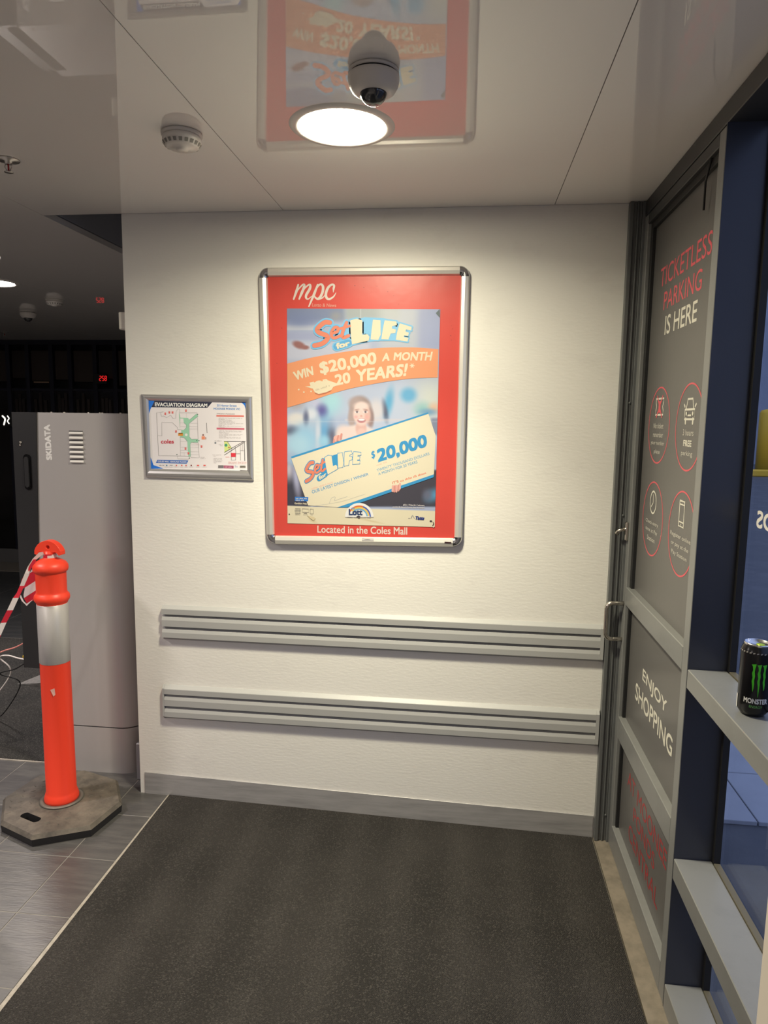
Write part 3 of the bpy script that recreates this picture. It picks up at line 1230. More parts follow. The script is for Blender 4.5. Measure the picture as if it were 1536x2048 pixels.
pr.text('YEARS!', C4(688, 632), C4(1200, 568), C4(1190, 692), C4(708, 750), cream2, 2, bold=0.03, shear=0.12)
for a in (0, 60, 120):
    c, s = math.cos(math.radians(a)), math.sin(math.radians(a))
    pr.stroke([C4(1240 - 20 * c, 592 - 20 * s), C4(1240 + 20 * c, 592 + 20 * s)], 9 / S4, cream2, 2)


def logo(T, glow, glow_w, set_c, life_c, edge, edge_w, sc=1.0, for_c=None):
    """the 'Set for LIFE' lettering drawn with strokes and rounded letters"""
    old = pr.T
    pr.T = T
    S = [(438, 172), (385, 172), (318, 232), (332, 268), (408, 300), (412, 335), (360, 378), (288, 396)]
    e = [(462, 276), (512, 258), (514, 222), (482, 222), (452, 275), (474, 322), (545, 300)]
    t = [(602, 172), (562, 270), (568, 318), (622, 300)]
    x = [(535, 232), (636, 204)]
    L = [(640, 152), (700, 136), (752, 152), (752, 292), (805, 288), (822, 312), (815, 345), (655, 382), (645, 300)]
    I = [(860, 146), (930, 150), (932, 290), (908, 340), (838, 334), (848, 240)]
    Fp = [(974, 152), (1086, 164), (1090, 196), (1044, 204), (1040, 232), (1082, 242), (1074, 272), (1030, 276), (1008, 334), (942, 332), (958, 230)]
    E = [(1120, 182), (1234, 216), (1230, 246), (1180, 236), (1172, 260), (1208, 272), (1198, 300), (1162, 294), (1158, 316), (1202, 322), (1194, 354), (1082, 338), (1098, 260)]
    for g, w, ly in ((glow, glow_w, 2), (edge, edge_w, 3)):
        if g is None:
            continue
        for pl, ww in ((S, 46), (e, 30), (t, 32), (x, 24)):
            pr.stroke([C4(*p) for p in pl], (ww + w) / S4, g, ly)
        for pl in (L, I, Fp, E):
            pr.stroke([C4(*p) for p in pl], w / S4, g, ly, smooth=False, closed=True)
            pr.poly([C4(*p) for p in pl], g, ly)
        pr.stroke([C4(505, 405), C4(620, 370)], (60 + w) / S4, g, ly)
    if glow is not None:
        pr.poly([C4(*p) for p in [(600, 160), (780, 120), (960, 128), (1100, 160), (1230, 215), (1190, 350), (900, 350), (640, 385), (560, 330)]], glow, 2)
    for pl, ww in ((S, 46), (e, 30), (t, 32), (x, 24)):
        pr.stroke([C4(*p) for p in pl], ww / S4, set_c, 4)
    for pl in (L, I, Fp, E):
        pr.poly([C4(*p) for p in pl], life_c, 4)
        pr.stroke([C4(*p) for p in pl], 5 / S4, life_c, 4, smooth=False, closed=True)
    pr.text('for', C4(492, 374), C4(628, 345), C4(636, 395), C4(505, 432), for_c or life_c, 4.5, bold=0.04)
    pr.T = old


logo(lambda x, y: (x, y), skyb, 34, salmon, cream2, midb, 8)
# torn patch over the band
pr.poly([C4(*p) for p in [(195, 795), (255, 790), (240, 762), (420, 735), (500, 762), (545, 770), (470, 800), (455, 828), (400, 852), (330, 868), (292, 852), (270, 815)]], cream2, 3)
pr.scribble(*C4(300, 838), *C4(440, 792), 3.6, ink(206, 190, 160), 4, gap=2.6)
pr.poly([C4(*p) for p in [(290, 853), (330, 868), (400, 853), (456, 830), (450, 842), (400, 864), (332, 880), (296, 866)]], ink(206, 120, 84), 2.5)  # painted shadow under the curled lower edge of the patch
for p in ((135, 825), (185, 850), (255, 842)):
    pr.disc(*C4(*p), 1.8, cream2, 3, 6)

# the cheque
chq = [C2(275, 388), C2(1190, 88), C2(1240, 238), C2(1228, 505), C2(590, 716), C2(388, 704)]
pr.poly(chq, paper, 1)
pr.poly([C2(275, 378), C2(1188, 82), C2(1192, 92), C2(279, 390)], cheqb, 2)
pr.poly([C2(580, 718), C2(1228, 496), C2(1226, 516), C2(650, 716)], cheqb, 2)
A_ = np.array([[*C4(285, 400), 1], [*C4(1230, 215), 1], [*C4(640, 150), 1]])
B_ = np.array([C2(375, 545), C2(738, 352), C2(500, 385)])
AF = np.linalg.solve(A_, B_)


def chq_T(x, y):
    r = np.array([x, y, 1]) @ AF
    return (r[0], r[1])


logo(chq_T, None, 0, salmon, cream2, cheqb, 22)
pr.T = chq_T
pr.poly([C4(*p) for p in [(560, 200), (640, 150), (760, 150), (865, 146), (850, 240), (838, 330), (752, 300), (640, 330), (570, 330)]], cheqb, 2.6)
pr.T = lambda x, y: (x, y)
pr.text('$', C2(808, 345), C2(832, 335), C2(838, 390), C2(815, 400), cheqb, 2, bold=0.02)
pr.text('20,000', C2(845, 330), C2(1175, 225), C2(1188, 322), C2(855, 430), cheqb, 2, bold=0.035)
pr.text('OUR LATEST DIVISION 1 WINNER', C2(412, 603), C2(788, 485), C2(792, 502), C2(416, 626), cheqb, 2, bold=0.01)
pr.text('TWENTY THOUSAND DOLLARS', C2(845, 462), C2(1195, 348), C2(1200, 366), C2(849, 479), ink(120, 176, 200), 2, bold=0.01)
pr.text('A MONTH FOR 20 YEARS', C2(855, 486), C2(1115, 403), C2(1120, 421), C2(859, 503), ink(110, 172, 200), 2, bold=0.01)
pr.text("IT'S", C2(948, 546), C2(990, 533), C2(994, 550), C2(952, 562), salmon, 2, bold=0.02)
pr.scribble(*C2(1005, 548), *C2(1178, 492), 4.2, salmon, 2, gap=2.4)
pr.scribble(*C2(412, 598), *C2(555, 553), 3.0, ink(244, 196, 168), 2, gap=2.2)
pr.scribble(*C2(845, 440), *C2(915, 418), 2.6, ink(244, 196, 168), 2, gap=2.2)
pr.stroke([C2(440, 706), C2(600, 680), C2(770, 628)], 0.7, ink(206, 200, 180), 2)
pr.stroke([C2(530, 690), C2(545, 655), C2(570, 648), C2(565, 672), C2(600, 660), C2(650, 645)], 0.8, ink(196, 192, 178), 2)
pr.poly([C2(1225, 300), C2(1130, 430), C2(1050, 560), C2(1085, 552), C2(1150, 450)], ink(246, 236, 206), 1.5)
# hands holding the cheque
skin = ink(238, 178, 160)
skin_d = ink(222, 150, 134)
for k, (x, y) in enumerate(((560, 275), (572, 268), (585, 262), (597, 262), (606, 250))):
    pr.stroke([C2(x + 6, y - 22), C2(x, y + 6)], 4.0, skin if k % 2 else skin_d, 3 + .2 * k)
pr.disc(*C2(585, 252), 8, skin, 3.1, 14, 5)
for k, (x, y) in enumerate(((952, 600), (964, 604), (978, 604), (992, 596), (1000, 585))):
    pr.stroke([C2(x + 2, y - 26), C2(x, y + 8)], 3.8, skin_d if k % 2 else skin, 3 + .2 * k)
pr.disc(*C2(975, 582), 7, skin, 3.1, 14, 4.5)
# bottom strip: logo, icons, small print
lc = C2(730, 782)


def arc(r0, r1, a0, a1, mt, layer, c=lc):
    n = 20
    o = [(c[0] + r1 * math.cos(math.radians(a0 + (a1 - a0) * k / n)), c[1] - r1 * math.sin(math.radians(a0 + (a1 - a0) * k / n))) for k in range(n + 1)]
    i = [(c[0] + r0 * math.cos(math.radians(a0 + (a1 - a0) * k / n)), c[1] - r0 * math.sin(math.radians(a0 + (a1 - a0) * k / n))) for k in range(n + 1)]
    pr.add(o + i, [(k, k + 1, n + 2 + k, n + 1 + k) for k in range(n)], mt, layer)


arc(0.0, 28.5, 0, 180, ink(246, 240, 226), 3)
arc(20.5, 23.5, 8, 150, ink(232, 120, 60), 4)
arc(17.5, 20.3, 8, 140, ink(244, 206, 90), 4)
arc(14.5, 17.3, 8, 130, ink(120, 180, 214), 4)
arc(21.0, 23.5, 2, 70, ink(60, 100, 180), 4.3)
pr.text('Lott', C2(660, 727), C2(752, 727), C2(752, 770), C2(660, 770), navy, 5, bold=0.04)
pr.text('the', C2(675, 716), C2(700, 716), C2(700, 730), C2(675, 730), midb, 5.2, bold=0.02)
pr.scribble(*C2(652, 783), *C2(808, 788), 1.2, ink(150, 140, 130), 5, gap=1.6)
pr.poly([C2(*p) for p in [(712, 776), (725, 772), (738, 776), (736, 784), (728, 792), (722, 784), (712, 783)]], charcoal, 5)
pr.text('Tatts', C2(1105, 774), C2(1166, 778), C2(1163, 801), C2(1105, 798), ink(40, 60, 130), 2, bold=0.04, shear=0.3)
pr.stroke([C2(1075, 790), C2(1085, 770), C2(1098, 790)], 0.8, ink(150, 150, 160), 2)
pr.scribble(*C2(1056, 791), *C2(1070, 792), 1.8, ink(120, 120, 130), 2, gap=1.6)
gri = ink(150, 144, 130)
pr.stroke([C2(303, 725), C2(337, 725), C2(340, 738), C2(300, 738)], 0.8, gri, 2, smooth=False, closed=True)
pr.stroke([C2(304, 738), C2(304, 758), C2(336, 758), C2(336, 738)], 0.8, gri, 2, smooth=False)
for q in (311, 320, 329):
    pr.stroke([C2(q, 726), C2(q, 756)], 0.8, gri, 2)
pr.stroke([C2(350, 725), C2(391, 727), C2(391, 749), C2(350, 748)], 0.8, gri, 2, smooth=False, closed=True)
pr.stroke([C2(362, 756), C2(380, 757)], 0.9, gri, 2)
pr.stroke([C2(402, 727), C2(423, 728), C2(423, 758), C2(402, 757)], 0.9, gri, 2, smooth=False, closed=True)
for x0, x1 in ((303, 336), (356, 384), (404, 421)):
    pr.scribble(*C2(x0, 766), *C2(x1, 767), 1.0, gri, 2, gap=1.5)
pr.poly([C2(300, 646), C2(390, 648), C2(388, 676), C2(300, 674)], ink(56, 126, 200), 2)
pr.scribble(*C2(306, 660), *C2(382, 662), 2.0, cream2, 3, gap=1.8)
pr.scribble(*C2(306, 672), *C2(360, 673), 2.0, cream2, 3, gap=1.8)
pr.text('Gamblers Help', C2(298, 684), C2(380, 686), C2(380, 701), C2(298, 699), cream2, 2, bold=0.03)
pr.text('#Div 1 Prize for 4 winners,', C2(1022, 694), C2(1166, 698), C2(1166, 711), C2(1022, 707), ink(226, 216, 206), 2, bold=0.02, shear=0.2)
pr.text('pooled & shared if more than 4 winners', C2(952, 708), C2(1166, 714), C2(1166, 728), C2(952, 722), ink(226, 216, 206), 2, bold=0.02, shear=0.2)
pr.disc(*C2(263, 762), 1.3, charcoal, 2, 8)
pr.disc(*C2(1208, 808), 2.6, charcoal, 2, 8, 1.6)
pr.stroke([C2(1222, 815), C2(1226, 826), C2(1220, 838)], 1.4, charcoal, 2)
pr.poly([C2(*p) for p in [(1215, 845), (1232, 842), (1226, 852)]], paper, 2.2)
pr.poly([C2(*p) for p in [(380, 770), (425, 780), (440, 790), (425, 806), (405, 792)]], ink(228, 208, 160), 2)
pr.poly([C4(1470, 80), C4(1508, 40), C4(1510, 125)], ink(96, 110, 112), 2)
pr.build('printed_artwork', lot)
# scuffs on the red border
pr = Print(wall_place)
for (x, y) in ((960, 238), (991, 295), (848, 175), (700, 172), (760, 185), (920, 212), (1345, 440), (1352, 460), (1340, 505), (1345, 535), (180, 690), (212, 455)):
    px, py = 500 + x / 3.339, 520 + y / 3.339
    pr.disc(px, py, random.uniform(.5, 1.4), ink(150, 60, 56), 1, 7, random.uniform(.4, .9))
tag(pr.build('scuff_marks', red_sheet), kind='stuff')

# ================================================================== EVACUATION DIAGRAM
def C3(x, y):
    return (270 + x / 6.144, 770 + y / 6.144)


S3 = 6.144
INK_K = 0.80    # brighter paper
ev = tag(empty('evacuation_sign', (-1.08, 0, 1.38)), 'landscape evacuation diagram in a silver aluminium frame', 'sign')
EO = [C3(65, 110), C3(1432, 140), C3(1452, 1175), C3(125, 1135)]
EI = [C3(158, 184), C3(1357, 212), C3(1382, 1056), C3(190, 1030)]
M_silver = mat('silver_frame', (0.56, 0.555, 0.56), 0.30, metal=0.75)
for i in range(4):
    j = (i + 1) % 4
    b = MB()
    prof = [(0.0, -0.001), (0.0, -0.006), (0.12, -0.0105), (0.3, -0.0135), (0.5, -0.0145), (0.75, -0.0125), (1.0, -0.008), (1.0, -0.003)]
    A, B = [], []
    for t, y in prof:
        for (o, n_, L) in ((EO[i], EI[i], A), (EO[j], EI[j], B)):
            q = (o[0] + (n_[0] - o[0]) * t, o[1] + (n_[1] - o[1]) * t)
            p = onY(*q, -0.012)
            L.append((p[0], y, p[2]))
    for k in range(len(A) - 1):
        b.face([A[k], A[k + 1], B[k + 1], B[k]], smooth=True)
    b.face([A[0], A[-1], B[-1], B[0]])
    b.build('frame_rail', M_silver, ev)
YE = -0.0045


def ev_place(x, y, lift):
    p = onY(x, y, YE)
    return (p[0], YE - lift, p[2])


ep = [ev_place(*q, 0) for q in EI]
b = MB()
b.hexa([(ep[3][0], -0.001, ep[3][2]), (ep[2][0], -0.001, ep[2][2]), (ep[2][0], YE, ep[2][2]), (ep[3][0], YE, ep[3][2]),
        (ep[0][0], -0.001, ep[0][2]), (ep[1][0], -0.001, ep[1][2]), (ep[1][0], YE, ep[1][2]), (ep[0][0], YE, ep[0][2])])
sheet = b.build('diagram_sheet', ink(236, 226, 214, 'diagram_paper'), ev)
pr = Print(lambda x, y, l: ev_place(*C3(x, y), l), 0.0002)
dk = ink(48, 50, 66)
blu = ink(34, 116, 206)
blu2 = ink(52, 104, 178)
redi = ink(226, 96, 84)
grn = ink(158, 206, 166)
gln = ink(104, 122, 108)
lin_c = ink(120, 112, 108)
blk = ink(64, 58, 58)
wht = ink(240, 236, 232)
txt = ink(176, 164, 156)
pr.poly([(235, 194), (948, 212), (888, 282), (198, 272)], dk, 1)
pr.poly([(160, 188), (240, 196), (205, 268), (190, 298), (168, 372)], blu, 1.5)
pr.text('EVACUATION DIAGRAM', (245, 214), (890, 228), (888, 272), (245, 262), wht, 2, bold=0.03)
pr.poly([(1308, 213), (1356, 214), (1360, 300), (1345, 250)], blu, 1)
pr.text('20 Homer Street', (1006, 238), (1250, 242), (1250, 268), (1006, 264), ink(90, 140, 190), 1, bold=0.02)
pr.text('MOONEE PONDS VIC', (966, 279), (1292, 284), (1292, 309), (966, 304), ink(84, 136, 186), 1, bold=0.02)
pr.text('EMERGENCY PROCEDURES', (1006, 348), (1226, 352), (1226, 362), (1006, 358), ink(130, 116, 108), 1, bold=0.01)
pr.poly([(1000, 370), (1338, 374), (1340, 392), (1000, 388)], ink(224, 110, 92), 1)
pr.poly([(1003, 524), (1344, 530), (1345, 550), (1003, 546)], ink(206, 96, 110), 1)
rs = random.Random(9)
for y0 in list(range(404, 520, 11)):
    pr.scribble(1028, y0 + 4, rs.choice((1330, 1230, 1190, 1320, 1100)), y0 + 8, 6, txt, 1, gap=7, fill=.7)
for y0 in list(range(562, 658, 11)):
    pr.scribble(1032, y0 + 4, rs.choice((1320, 1120, 1310, 1300, 1150)), y0 + 8, 6, txt, 1, gap=7, fill=.7)
# floor plan
pr.poly([(548, 352), (556, 402), (652, 404), (668, 430), (756, 354), (776, 384), (666, 472), (668, 636), (692, 664), (776, 664), (776, 706), (692, 706), (678, 732), (684, 882), (656, 882), (648, 782), (642, 690), (604, 646), (552, 640), (570, 600), (568, 552), (606, 550), (632, 520), (630, 490), (600, 462), (594, 412), (556, 410), (552, 540), (540, 350)], grn, 1)
pr.disc(630, 612, 17, wht, 2, 14)
for pl, w in (([(350, 330), (265, 340), (290, 868), (520, 872), (660, 874)], 3.4), ([(332, 624), (283, 622)], 2.4), ([(332, 622), (330, 460), (460, 462), (520, 520), (524, 548), (570, 548)], 2.6),
              ([(315, 345), (325, 385), (350, 380), (390, 400), (440, 370), (465, 408), (500, 412), (505, 330), (530, 290), (550, 300), (548, 350)], 2.4), ([(550, 342), (762, 342), (766, 356)], 2.6),
              ([(768, 400), (776, 660)], 2.8), ([(776, 706), (790, 894), (686, 890)], 2.8), ([(556, 640), (560, 872)], 2.0), ([(520, 872), (526, 908), (662, 910), (668, 876)], 2.2), ([(880, 468), (886, 588)], 6.0)):
    pr.stroke(pl, w, lin_c, 2, smooth=False)
for x0, y0, x1, y1 in ((668, 470, 768, 470), (668, 512, 770, 514), (668, 540, 770, 540), (560, 692, 640, 692), (562, 765, 645, 765), (562, 800, 650, 800), (562, 832, 650, 832), (686, 735, 780, 736), (686, 765, 782, 768), (686, 820, 784, 822), (686, 855, 786, 858), (632, 345, 634, 402), (556, 466, 600, 466), (556, 512, 628, 514), (604, 832, 604, 868), (552, 370, 552, 505)):
    pr.stroke([(x0, y0), (x1, y1)], 2.0, ink(176, 168, 160), 2)
for pl in ([(668, 430), (756, 354)], [(776, 384), (666, 472), (668, 636), (692, 664), (776, 664)], [(776, 706), (692, 706), (678, 732), (684, 882)], [(642, 690), (604, 646), (552, 640)], [(606, 550), (632, 520), (630, 490), (600, 462)]):
    pr.stroke(pl, 2.4, gln, 2.5, smooth=False)
pr.rect(532, 594, 590, 624, ink(226, 146, 50), 3)
pr.rect(536, 588, 586, 599, ink(120, 92, 40), 3.3)
for x, y in ((373, 352), (423, 336), (462, 336), (627, 315), (505, 570), (622, 780), (658, 838), (818, 755)):
    pr.rect(x - 10, y - 14, x + 10, y + 14, redi, 3)
    pr.rect(x - 4, y - 8, x + 4, y - 2, ink(240, 190, 176), 3.3)
pr.rect(820, 630, 860, 668, ink(238, 146, 104), 3)
pr.rect(866, 640, 874, 668, ink(160, 96, 60), 3)
pr.disc(838, 614, 11, ink(140, 90, 80), 3, 10)
pr.stroke([(690, 700), (815, 745)], 1.6, ink(226, 160, 146), 2)
for x, y in ((770, 362), (786, 684), (760, 682), (516, 854), (670, 898)):
    pr.disc(x, y, 7, ink(80, 110, 92), 3, 8)
pr.text('coles', (320, 668), (478, 668), (478, 720), (320, 720), ink(206, 60, 74), 3, bold=0.02)
pr.poly([(276, 919), (656, 927), (636, 966), (257, 958)], blu2, 1)
pr.text('COLES MALL GROUND FLOOR', (282, 930), (636, 938), (634, 956), (280, 950), wht, 2, bold=0.02)
pr.poly([(194, 888), (228, 984), (352, 1027), (200, 1028)], blu, 1)
for k, x in enumerate((330, 390, 446, 510, 575, 628, 692, 775, 855)):
    cc = (ink(120, 110, 110), ink(70, 130, 150), blk, redi, redi, redi, ink(120, 40, 40), redi, redi)[k]
    if k == 0:
        pr.scribble(298, 990, 360, 991, 10, cc, 2, gap=7)
    elif k == 2:
        pr.stroke([(428, 984), (462, 985)], 4, cc, 2)
    else:
        pr.rect(x - 8 - 6 * (k > 6), 980, x + 8 + 6 * (k > 6), 996, cc, 2)
    if k:
        pr.scribble(x - 24, 1010, x + 24, 1011, 6, txt, 2, gap=6)
# location map
pr.poly([(1096, 694), (1140, 700), (1188, 770), (1100, 826)], ink(214, 222, 130), 1)
pr.disc(1118, 740, 18, ink(70, 150, 110), 2, 14)
pr.disc(1155, 768, 10, ink(196, 96, 80), 2, 10)
for pl, w in (([(1096, 692), (1355, 692)], 7), ([(1100, 828), (1335, 694)], 6), ([(1100, 860), (1345, 702)], 6), ([(1140, 700), (1186, 776), (1180, 830), (1184, 922), (1236, 922), (1240, 830), (1230, 765)], 4), ([(1344, 694), (1350, 930)], 7), ([(1294, 730), (1298, 926)], 3.4), ([(1318, 718), (1318, 805)], 3.4), ([(1298, 806), (1340, 808)], 3), ([(1240, 845), (1296, 846)], 3)):
    pr.stroke(pl, w, blk, 3, smooth=False)
pr.rect(1182, 836, 1238, 884, ink(222, 56, 66), 3.5)
pr.scribble(1112, 888, 1172, 889, 8, redi, 2, gap=7)
pr.scribble(980, 690, 1064, 692, 9, ink(130, 120, 116), 2, gap=7)
pr.disc(988, 712, 12, ink(120, 124, 126), 2, 12)
for x0, y0, x1 in ((1030, 735, 1082), (1044, 750, 1078), (952, 862, 1068), (966, 878, 992), (966, 904, 1072), (966, 915, 1070), (966, 934, 1074), (966, 945, 1072), (966, 960, 1000), (806, 892, 864), (806, 908, 868)):
    pr.scribble(x0, y0, x1, y0 + 1, 7, txt, 2, gap=7)
for x0, x1 in ((1146, 1252), (1262, 1370)):
    for k in range(3):
        pr.scribble(x0, 948 + 11 * k, x1, 950 + 11 * k, 7, ink(210, 140, 130), 2, gap=7)
pr.rect(1022, 986, 1088, 1022, ink(120, 112, 108), 2)
pr.poly([(1090, 988), (1212, 992), (1212, 1026), (1090, 1022)], ink(170, 76, 100), 2)
pr.scribble(1100, 1012, 1200, 1014, 12, ink(226, 190, 196), 3, gap=9)
pr.text('Tri', (1226, 990), (1262, 990), (1262, 1014), (1226, 1014), ink(90, 120, 160), 2)
pr.rect(1290, 992, 1358, 1018, ink(92, 84, 70), 2)
pr.scribble(1296, 1012, 1352, 1012, 10, ink(190, 180, 160), 3, gap=8)
pr.poly([(1290, 1046), (1380, 1050), (1380, 1058), (1290, 1054)], blk, 1)
pr.build('printed_diagram', sheet)

# ================================================================== WALL GUARD RAILS
M_guard = mat('grey_guard_rail', (0.385, 0.388, 0.388), 0.42, bump=(40, 0.06, 3, (1, 1, 1)))


def guard(ztop, xl, label, left_cap):
    t = tag(empty('wall_guard_rail', (-0.35, 0, ztop - 0.15)), label, 'wall guard', 'grooved guard rails on the poster wall')
    H = 0.148
    D = -0.0190
    prof = [(-0.0005, 0.0), (-0.003, 0.0), (D + .001, -0.013), (D, -0.015), (D, -0.037), (-0.003, -0.0375), (-0.003, -0.043), (D + .004, -0.049), (D, -0.062), (D, -0.089),
            (-0.003, -0.0895), (-0.003, -0.096), (D + .004, -0.102), (D, -0.115), (D, -0.137), (-0.009, -0.140), (-0.005, -H), (-0.0005, -H)]
    b = MB()
    b.prism([(y, ztop + z) for y, z in prof], 'x', xl + (0.008 if left_cap else 0), 0.540)
    b.build('rail_profile', M_guard, t)
    b = MB()
    pc = [(-0.0005, 0.001), (-0.005, 0.001), (D - .001, -0.013), (D - .001, -0.136), (-0.007, -H - .001), (-0.0005, -H - .001)]
    b.prism([(y, ztop + z) for y, z in pc], 'x', 0.5402, 0.553)
    b.build('end_cap', M_guard, t)
    if left_cap:
        b = MB()
        b.prism([(y * 0.86, ztop + z) for y, z in pc], 'x', xl, xl + 0.0075)
        b.build('end_cap', M_guard, t)


guard(0.848, -1.239, 'upper grey grooved guard rail on white wall below the posters', False)
guard(0.500, -1.246, 'lower grey grooved guard rail on white wall above the aluminium baseboard', True)

# small cream box on the end of the wall
b = MB()
b.box((-1.402, 0.02, 1.972), (XL, 0.085, 2.040), bevel=0.003)
o = b.build('wall_switch_box', mat('cream_plastic', (0.66, 0.63, 0.57), 0.4))
tag(o, 'small cream box fixed to the left end of the poster wall', 'switch box')

# ================================================================== MATS
def mat_loop(name, c1, c2, speck, sc=1.0):
    mt = mat(name, c1, 0.92, spec=0.2)
    nt = mt.node_tree
    b = nt.nodes['Principled BSDF']
    g = nt.nodes.new('ShaderNodeNewGeometry')
    mp = nt.nodes.new('ShaderNodeMapping')
    mp.inputs['Rotation'].default_value = (0, 0, math.radians(28))
    mp.inputs['Scale'].default_value = (sc, 1.35 * sc, sc)
    nt.links.new(g.outputs['Position'], mp.inputs['Vector'])
    vo = nt.nodes.new('ShaderNodeTexVoronoi')
    vo.inputs['Scale'].default_value = 210
    vo.inputs['Randomness'].default_value = 0.55
    nt.links.new(mp.outputs[0], vo.inputs['Vector'])
    n1 = nt.nodes.new('ShaderNodeTexNoise')
    n1.inputs['Scale'].default_value = 2.6
    n1.inputs['Detail'].default_value = 5
    nt.links.new(g.outputs['Position'], n1.inputs['Vector'])
    r1 = nt.nodes.new('ShaderNodeValToRGB')
    r1.color_ramp.elements[0].position = 0.35
    r1.color_ramp.elements[1].position = 0.68
    r1.color_ramp.elements[0].color = (*c1, 1)
    r1.color_ramp.elements[1].color = (*c2, 1)
    nt.links.new(n1.outputs[0], r1.inputs[0])
    sepc = nt.nodes.new('ShaderNodeSeparateColor')
    nt.links.new(vo.outputs['Color'], sepc.inputs[0])
    r2 = nt.nodes.new('ShaderNodeValToRGB')
    r2.color_ramp.elements[0].position = 0.72
    r2.color_ramp.elements[1].position = 0.98
    nt.links.new(sepc.outputs[0], r2.inputs[0])
    mx = nt.nodes.new('ShaderNodeMix')
    mx.data_type = 'RGBA'
    nt.links.new(r2.outputs[0], mx.inputs[0])
    nt.links.new(r1.outputs[0], mx.inputs[6])
    mx.inputs[7].default_value = (*speck, 1)
    nt.links.new(mx.outputs[2], b.inputs['Base Color'])
    bp = nt.nodes.new('ShaderNodeBump')
    bp.invert = True
    bp.inputs['Strength'].default_value = 0.9
    bp.inputs['Distance'].default_value = 0.009
    nt.links.new(vo.outputs['Distance'], bp.inputs['Height'])
    nt.links.new(bp.outputs[0], b.inputs['Normal'])
    return mt


M_mat = mat_loop('loop_pile_mat', (0.034, 0.0315, 0.030), (0.052, 0.0475, 0.045), (0.072, 0.066, 0.061))
M_carpet = mat_loop('dark_carpet', (0.026, 0.026, 0.026), (0.045, 0.043, 0.04), (0.09, 0.085, 0.08))
b = MB()
ML, MRr = -1.232, 0.549
b.hexa([(-1.2045, -3.6, -0.009), (0.541, -3.6, ramp(.541) - 0.009), (MRr, -0.004, ramp(MRr) - 0.009), (ML, -0.004, -0.009),
        (-1.2045, -3.6, 0.0045), (0.541, -3.6, ramp(.541) + 0.0045), (MRr, -0.007, ramp(MRr) + 0.0045), (ML, -0.007, 0.0045)])
tag(b.build('entrance_mat', M_mat), 'large dark charcoal loop pile entrance mat below the poster wall', 'mat')
b = MB()
b.box((-7.2, 0.195, -0.009), (-1.918, 1.885, 0.004))
tag(b.build('dark_carpet', M_carpet), 'dark carpet strip behind the grey pay station', 'carpet')
b = MB()
b.box((-7.2, 0.186, -0.009), (-1.918, 0.194, 0.002))
tag(b.build('trim_6', M_trimstrip), kind='structure')

# ================================================================== PAY STATION
ks = tag(empty('pay_station', (-1.68, 0.33, 0)), 'tall grey parking pay station with black edge and white lettering', 'kiosk')
M_kiosk = mat('silver_grey_panel', (0.48, 0.46, 0.455), 0.46, metal=0.30, spec=0.4, bump=(120, 0.03, 2, (1, 1, 1)))
M_kblack = mat('black_panel', (0.018, 0.018, 0.020), 0.42)
KX0, KX1, KY0, KY1, KT = -1.912, -1.432, 0.140, 0.56, 1.637


def rounded(x0, x1, y0, y1, rl, rr, inset=0.0, n=10):
    x0, x1, y0, y1 = x0 + inset, x1 - inset, y0 + inset, y1 - inset
    o = []
    for k in range(n + 1):
        a = math.pi + k / n * math.pi / 2
        o.append((x0 + rl + rl * math.cos(a), y0 + rl + rl * math.sin(a)))
    for k in range(n + 1):
        a = 1.5 * math.pi + k / n * math.pi / 2
        o.append((x1 - rr + rr * math.cos(a), y0 + rr + rr * math.sin(a)))
    o += [(x1, y1), (x0, y1)]
    return o


b = MB()
b.prism(rounded(KX0, KX1, KY0, KY1, 0.03, 0.10), 'z', 0.222, KT - .004, smooth=True)
b.prism(rounded(KX0, KX1, KY0, KY1, 0.03, 0.10, 0.004), 'z', KT - .004, KT)
kbody = b.build('body', M_kiosk, ks)
b = MB()
b.prism(rounded(KX0, KX1, KY0, KY1, 0.03, 0.10, 0.001), 'z', 0.0, 0.216, smooth=True)
b.build('plinth', M_kiosk, ks)
b = MB()
b.prism(rounded(KX0, KX1, KY0, KY1, 0.03, 0.10, 0.008), 'z', 0.215, 0.223)
b.build('shadow_gap', M_black, ks)
b = MB()
b.prism([(-1.972, 0.484), (-1.8935, 0.484), (-1.8505, KT), (-1.964, KT)], 'y', 0.134, 0.50)
fascia = b.build('door_edge', M_kblack, ks)
pr = Print(lambda x, y, l: (onY(x, y, KY0)[0], KY0 - 0.0004 - l, onY(x, y, KY0)[2]))


def CK(x, y):
    return (x / 4.265, 640 + y / 4.265)


pr.text('SKIDATA', CK(396, 1195), CK(373, 893), CK(428, 890), CK(446, 1193), mat('white_lettering', (0.88, 0.87, 0.85), 0.5), 1, bold=0.045)
pr.build('lettering', kbody)
M_louver_lit = mat('lit_louver_metal', (0.86, 0.84, 0.81), 0.5)  # paler than the body: light from above put into the colour
for k in range(7):
    y0 = 945 + k * 40.5
    a = onY(*CK(588 + k * 1.6, y0), KY0)
    c = onY(*CK(706 + k * 1.6, y0 + 2), KY0)
    z = a[2]
    b = MB()
    b.hexa([(a[0] + .003, KY0 - .009, z - .0125), (c[0], KY0 - .009, z - .0125), (c[0], KY0, z - .0145), (a[0], KY0, z - .0145),
            (a[0] + .002, KY0 - .0004, z - .003), (c[0], KY0 - .0004, z - .003), (c[0], KY0, z - .003), (a[0], KY0, z - .003)])
    b.hexa([(a[0], KY0 - .0012, z - .003), (c[0], KY0 - .0012, z - .003), (c[0], KY0, z - .003), (a[0], KY0, z - .003),
            (a[0], KY0 - .0012, z + .0005), (c[0], KY0 - .0012, z + .0005), (c[0], KY0, z + .0005), (a[0], KY0, z + .0005)], mi=1)
    b.build('vent_louver', [M_louver_lit, M_black], kbody)
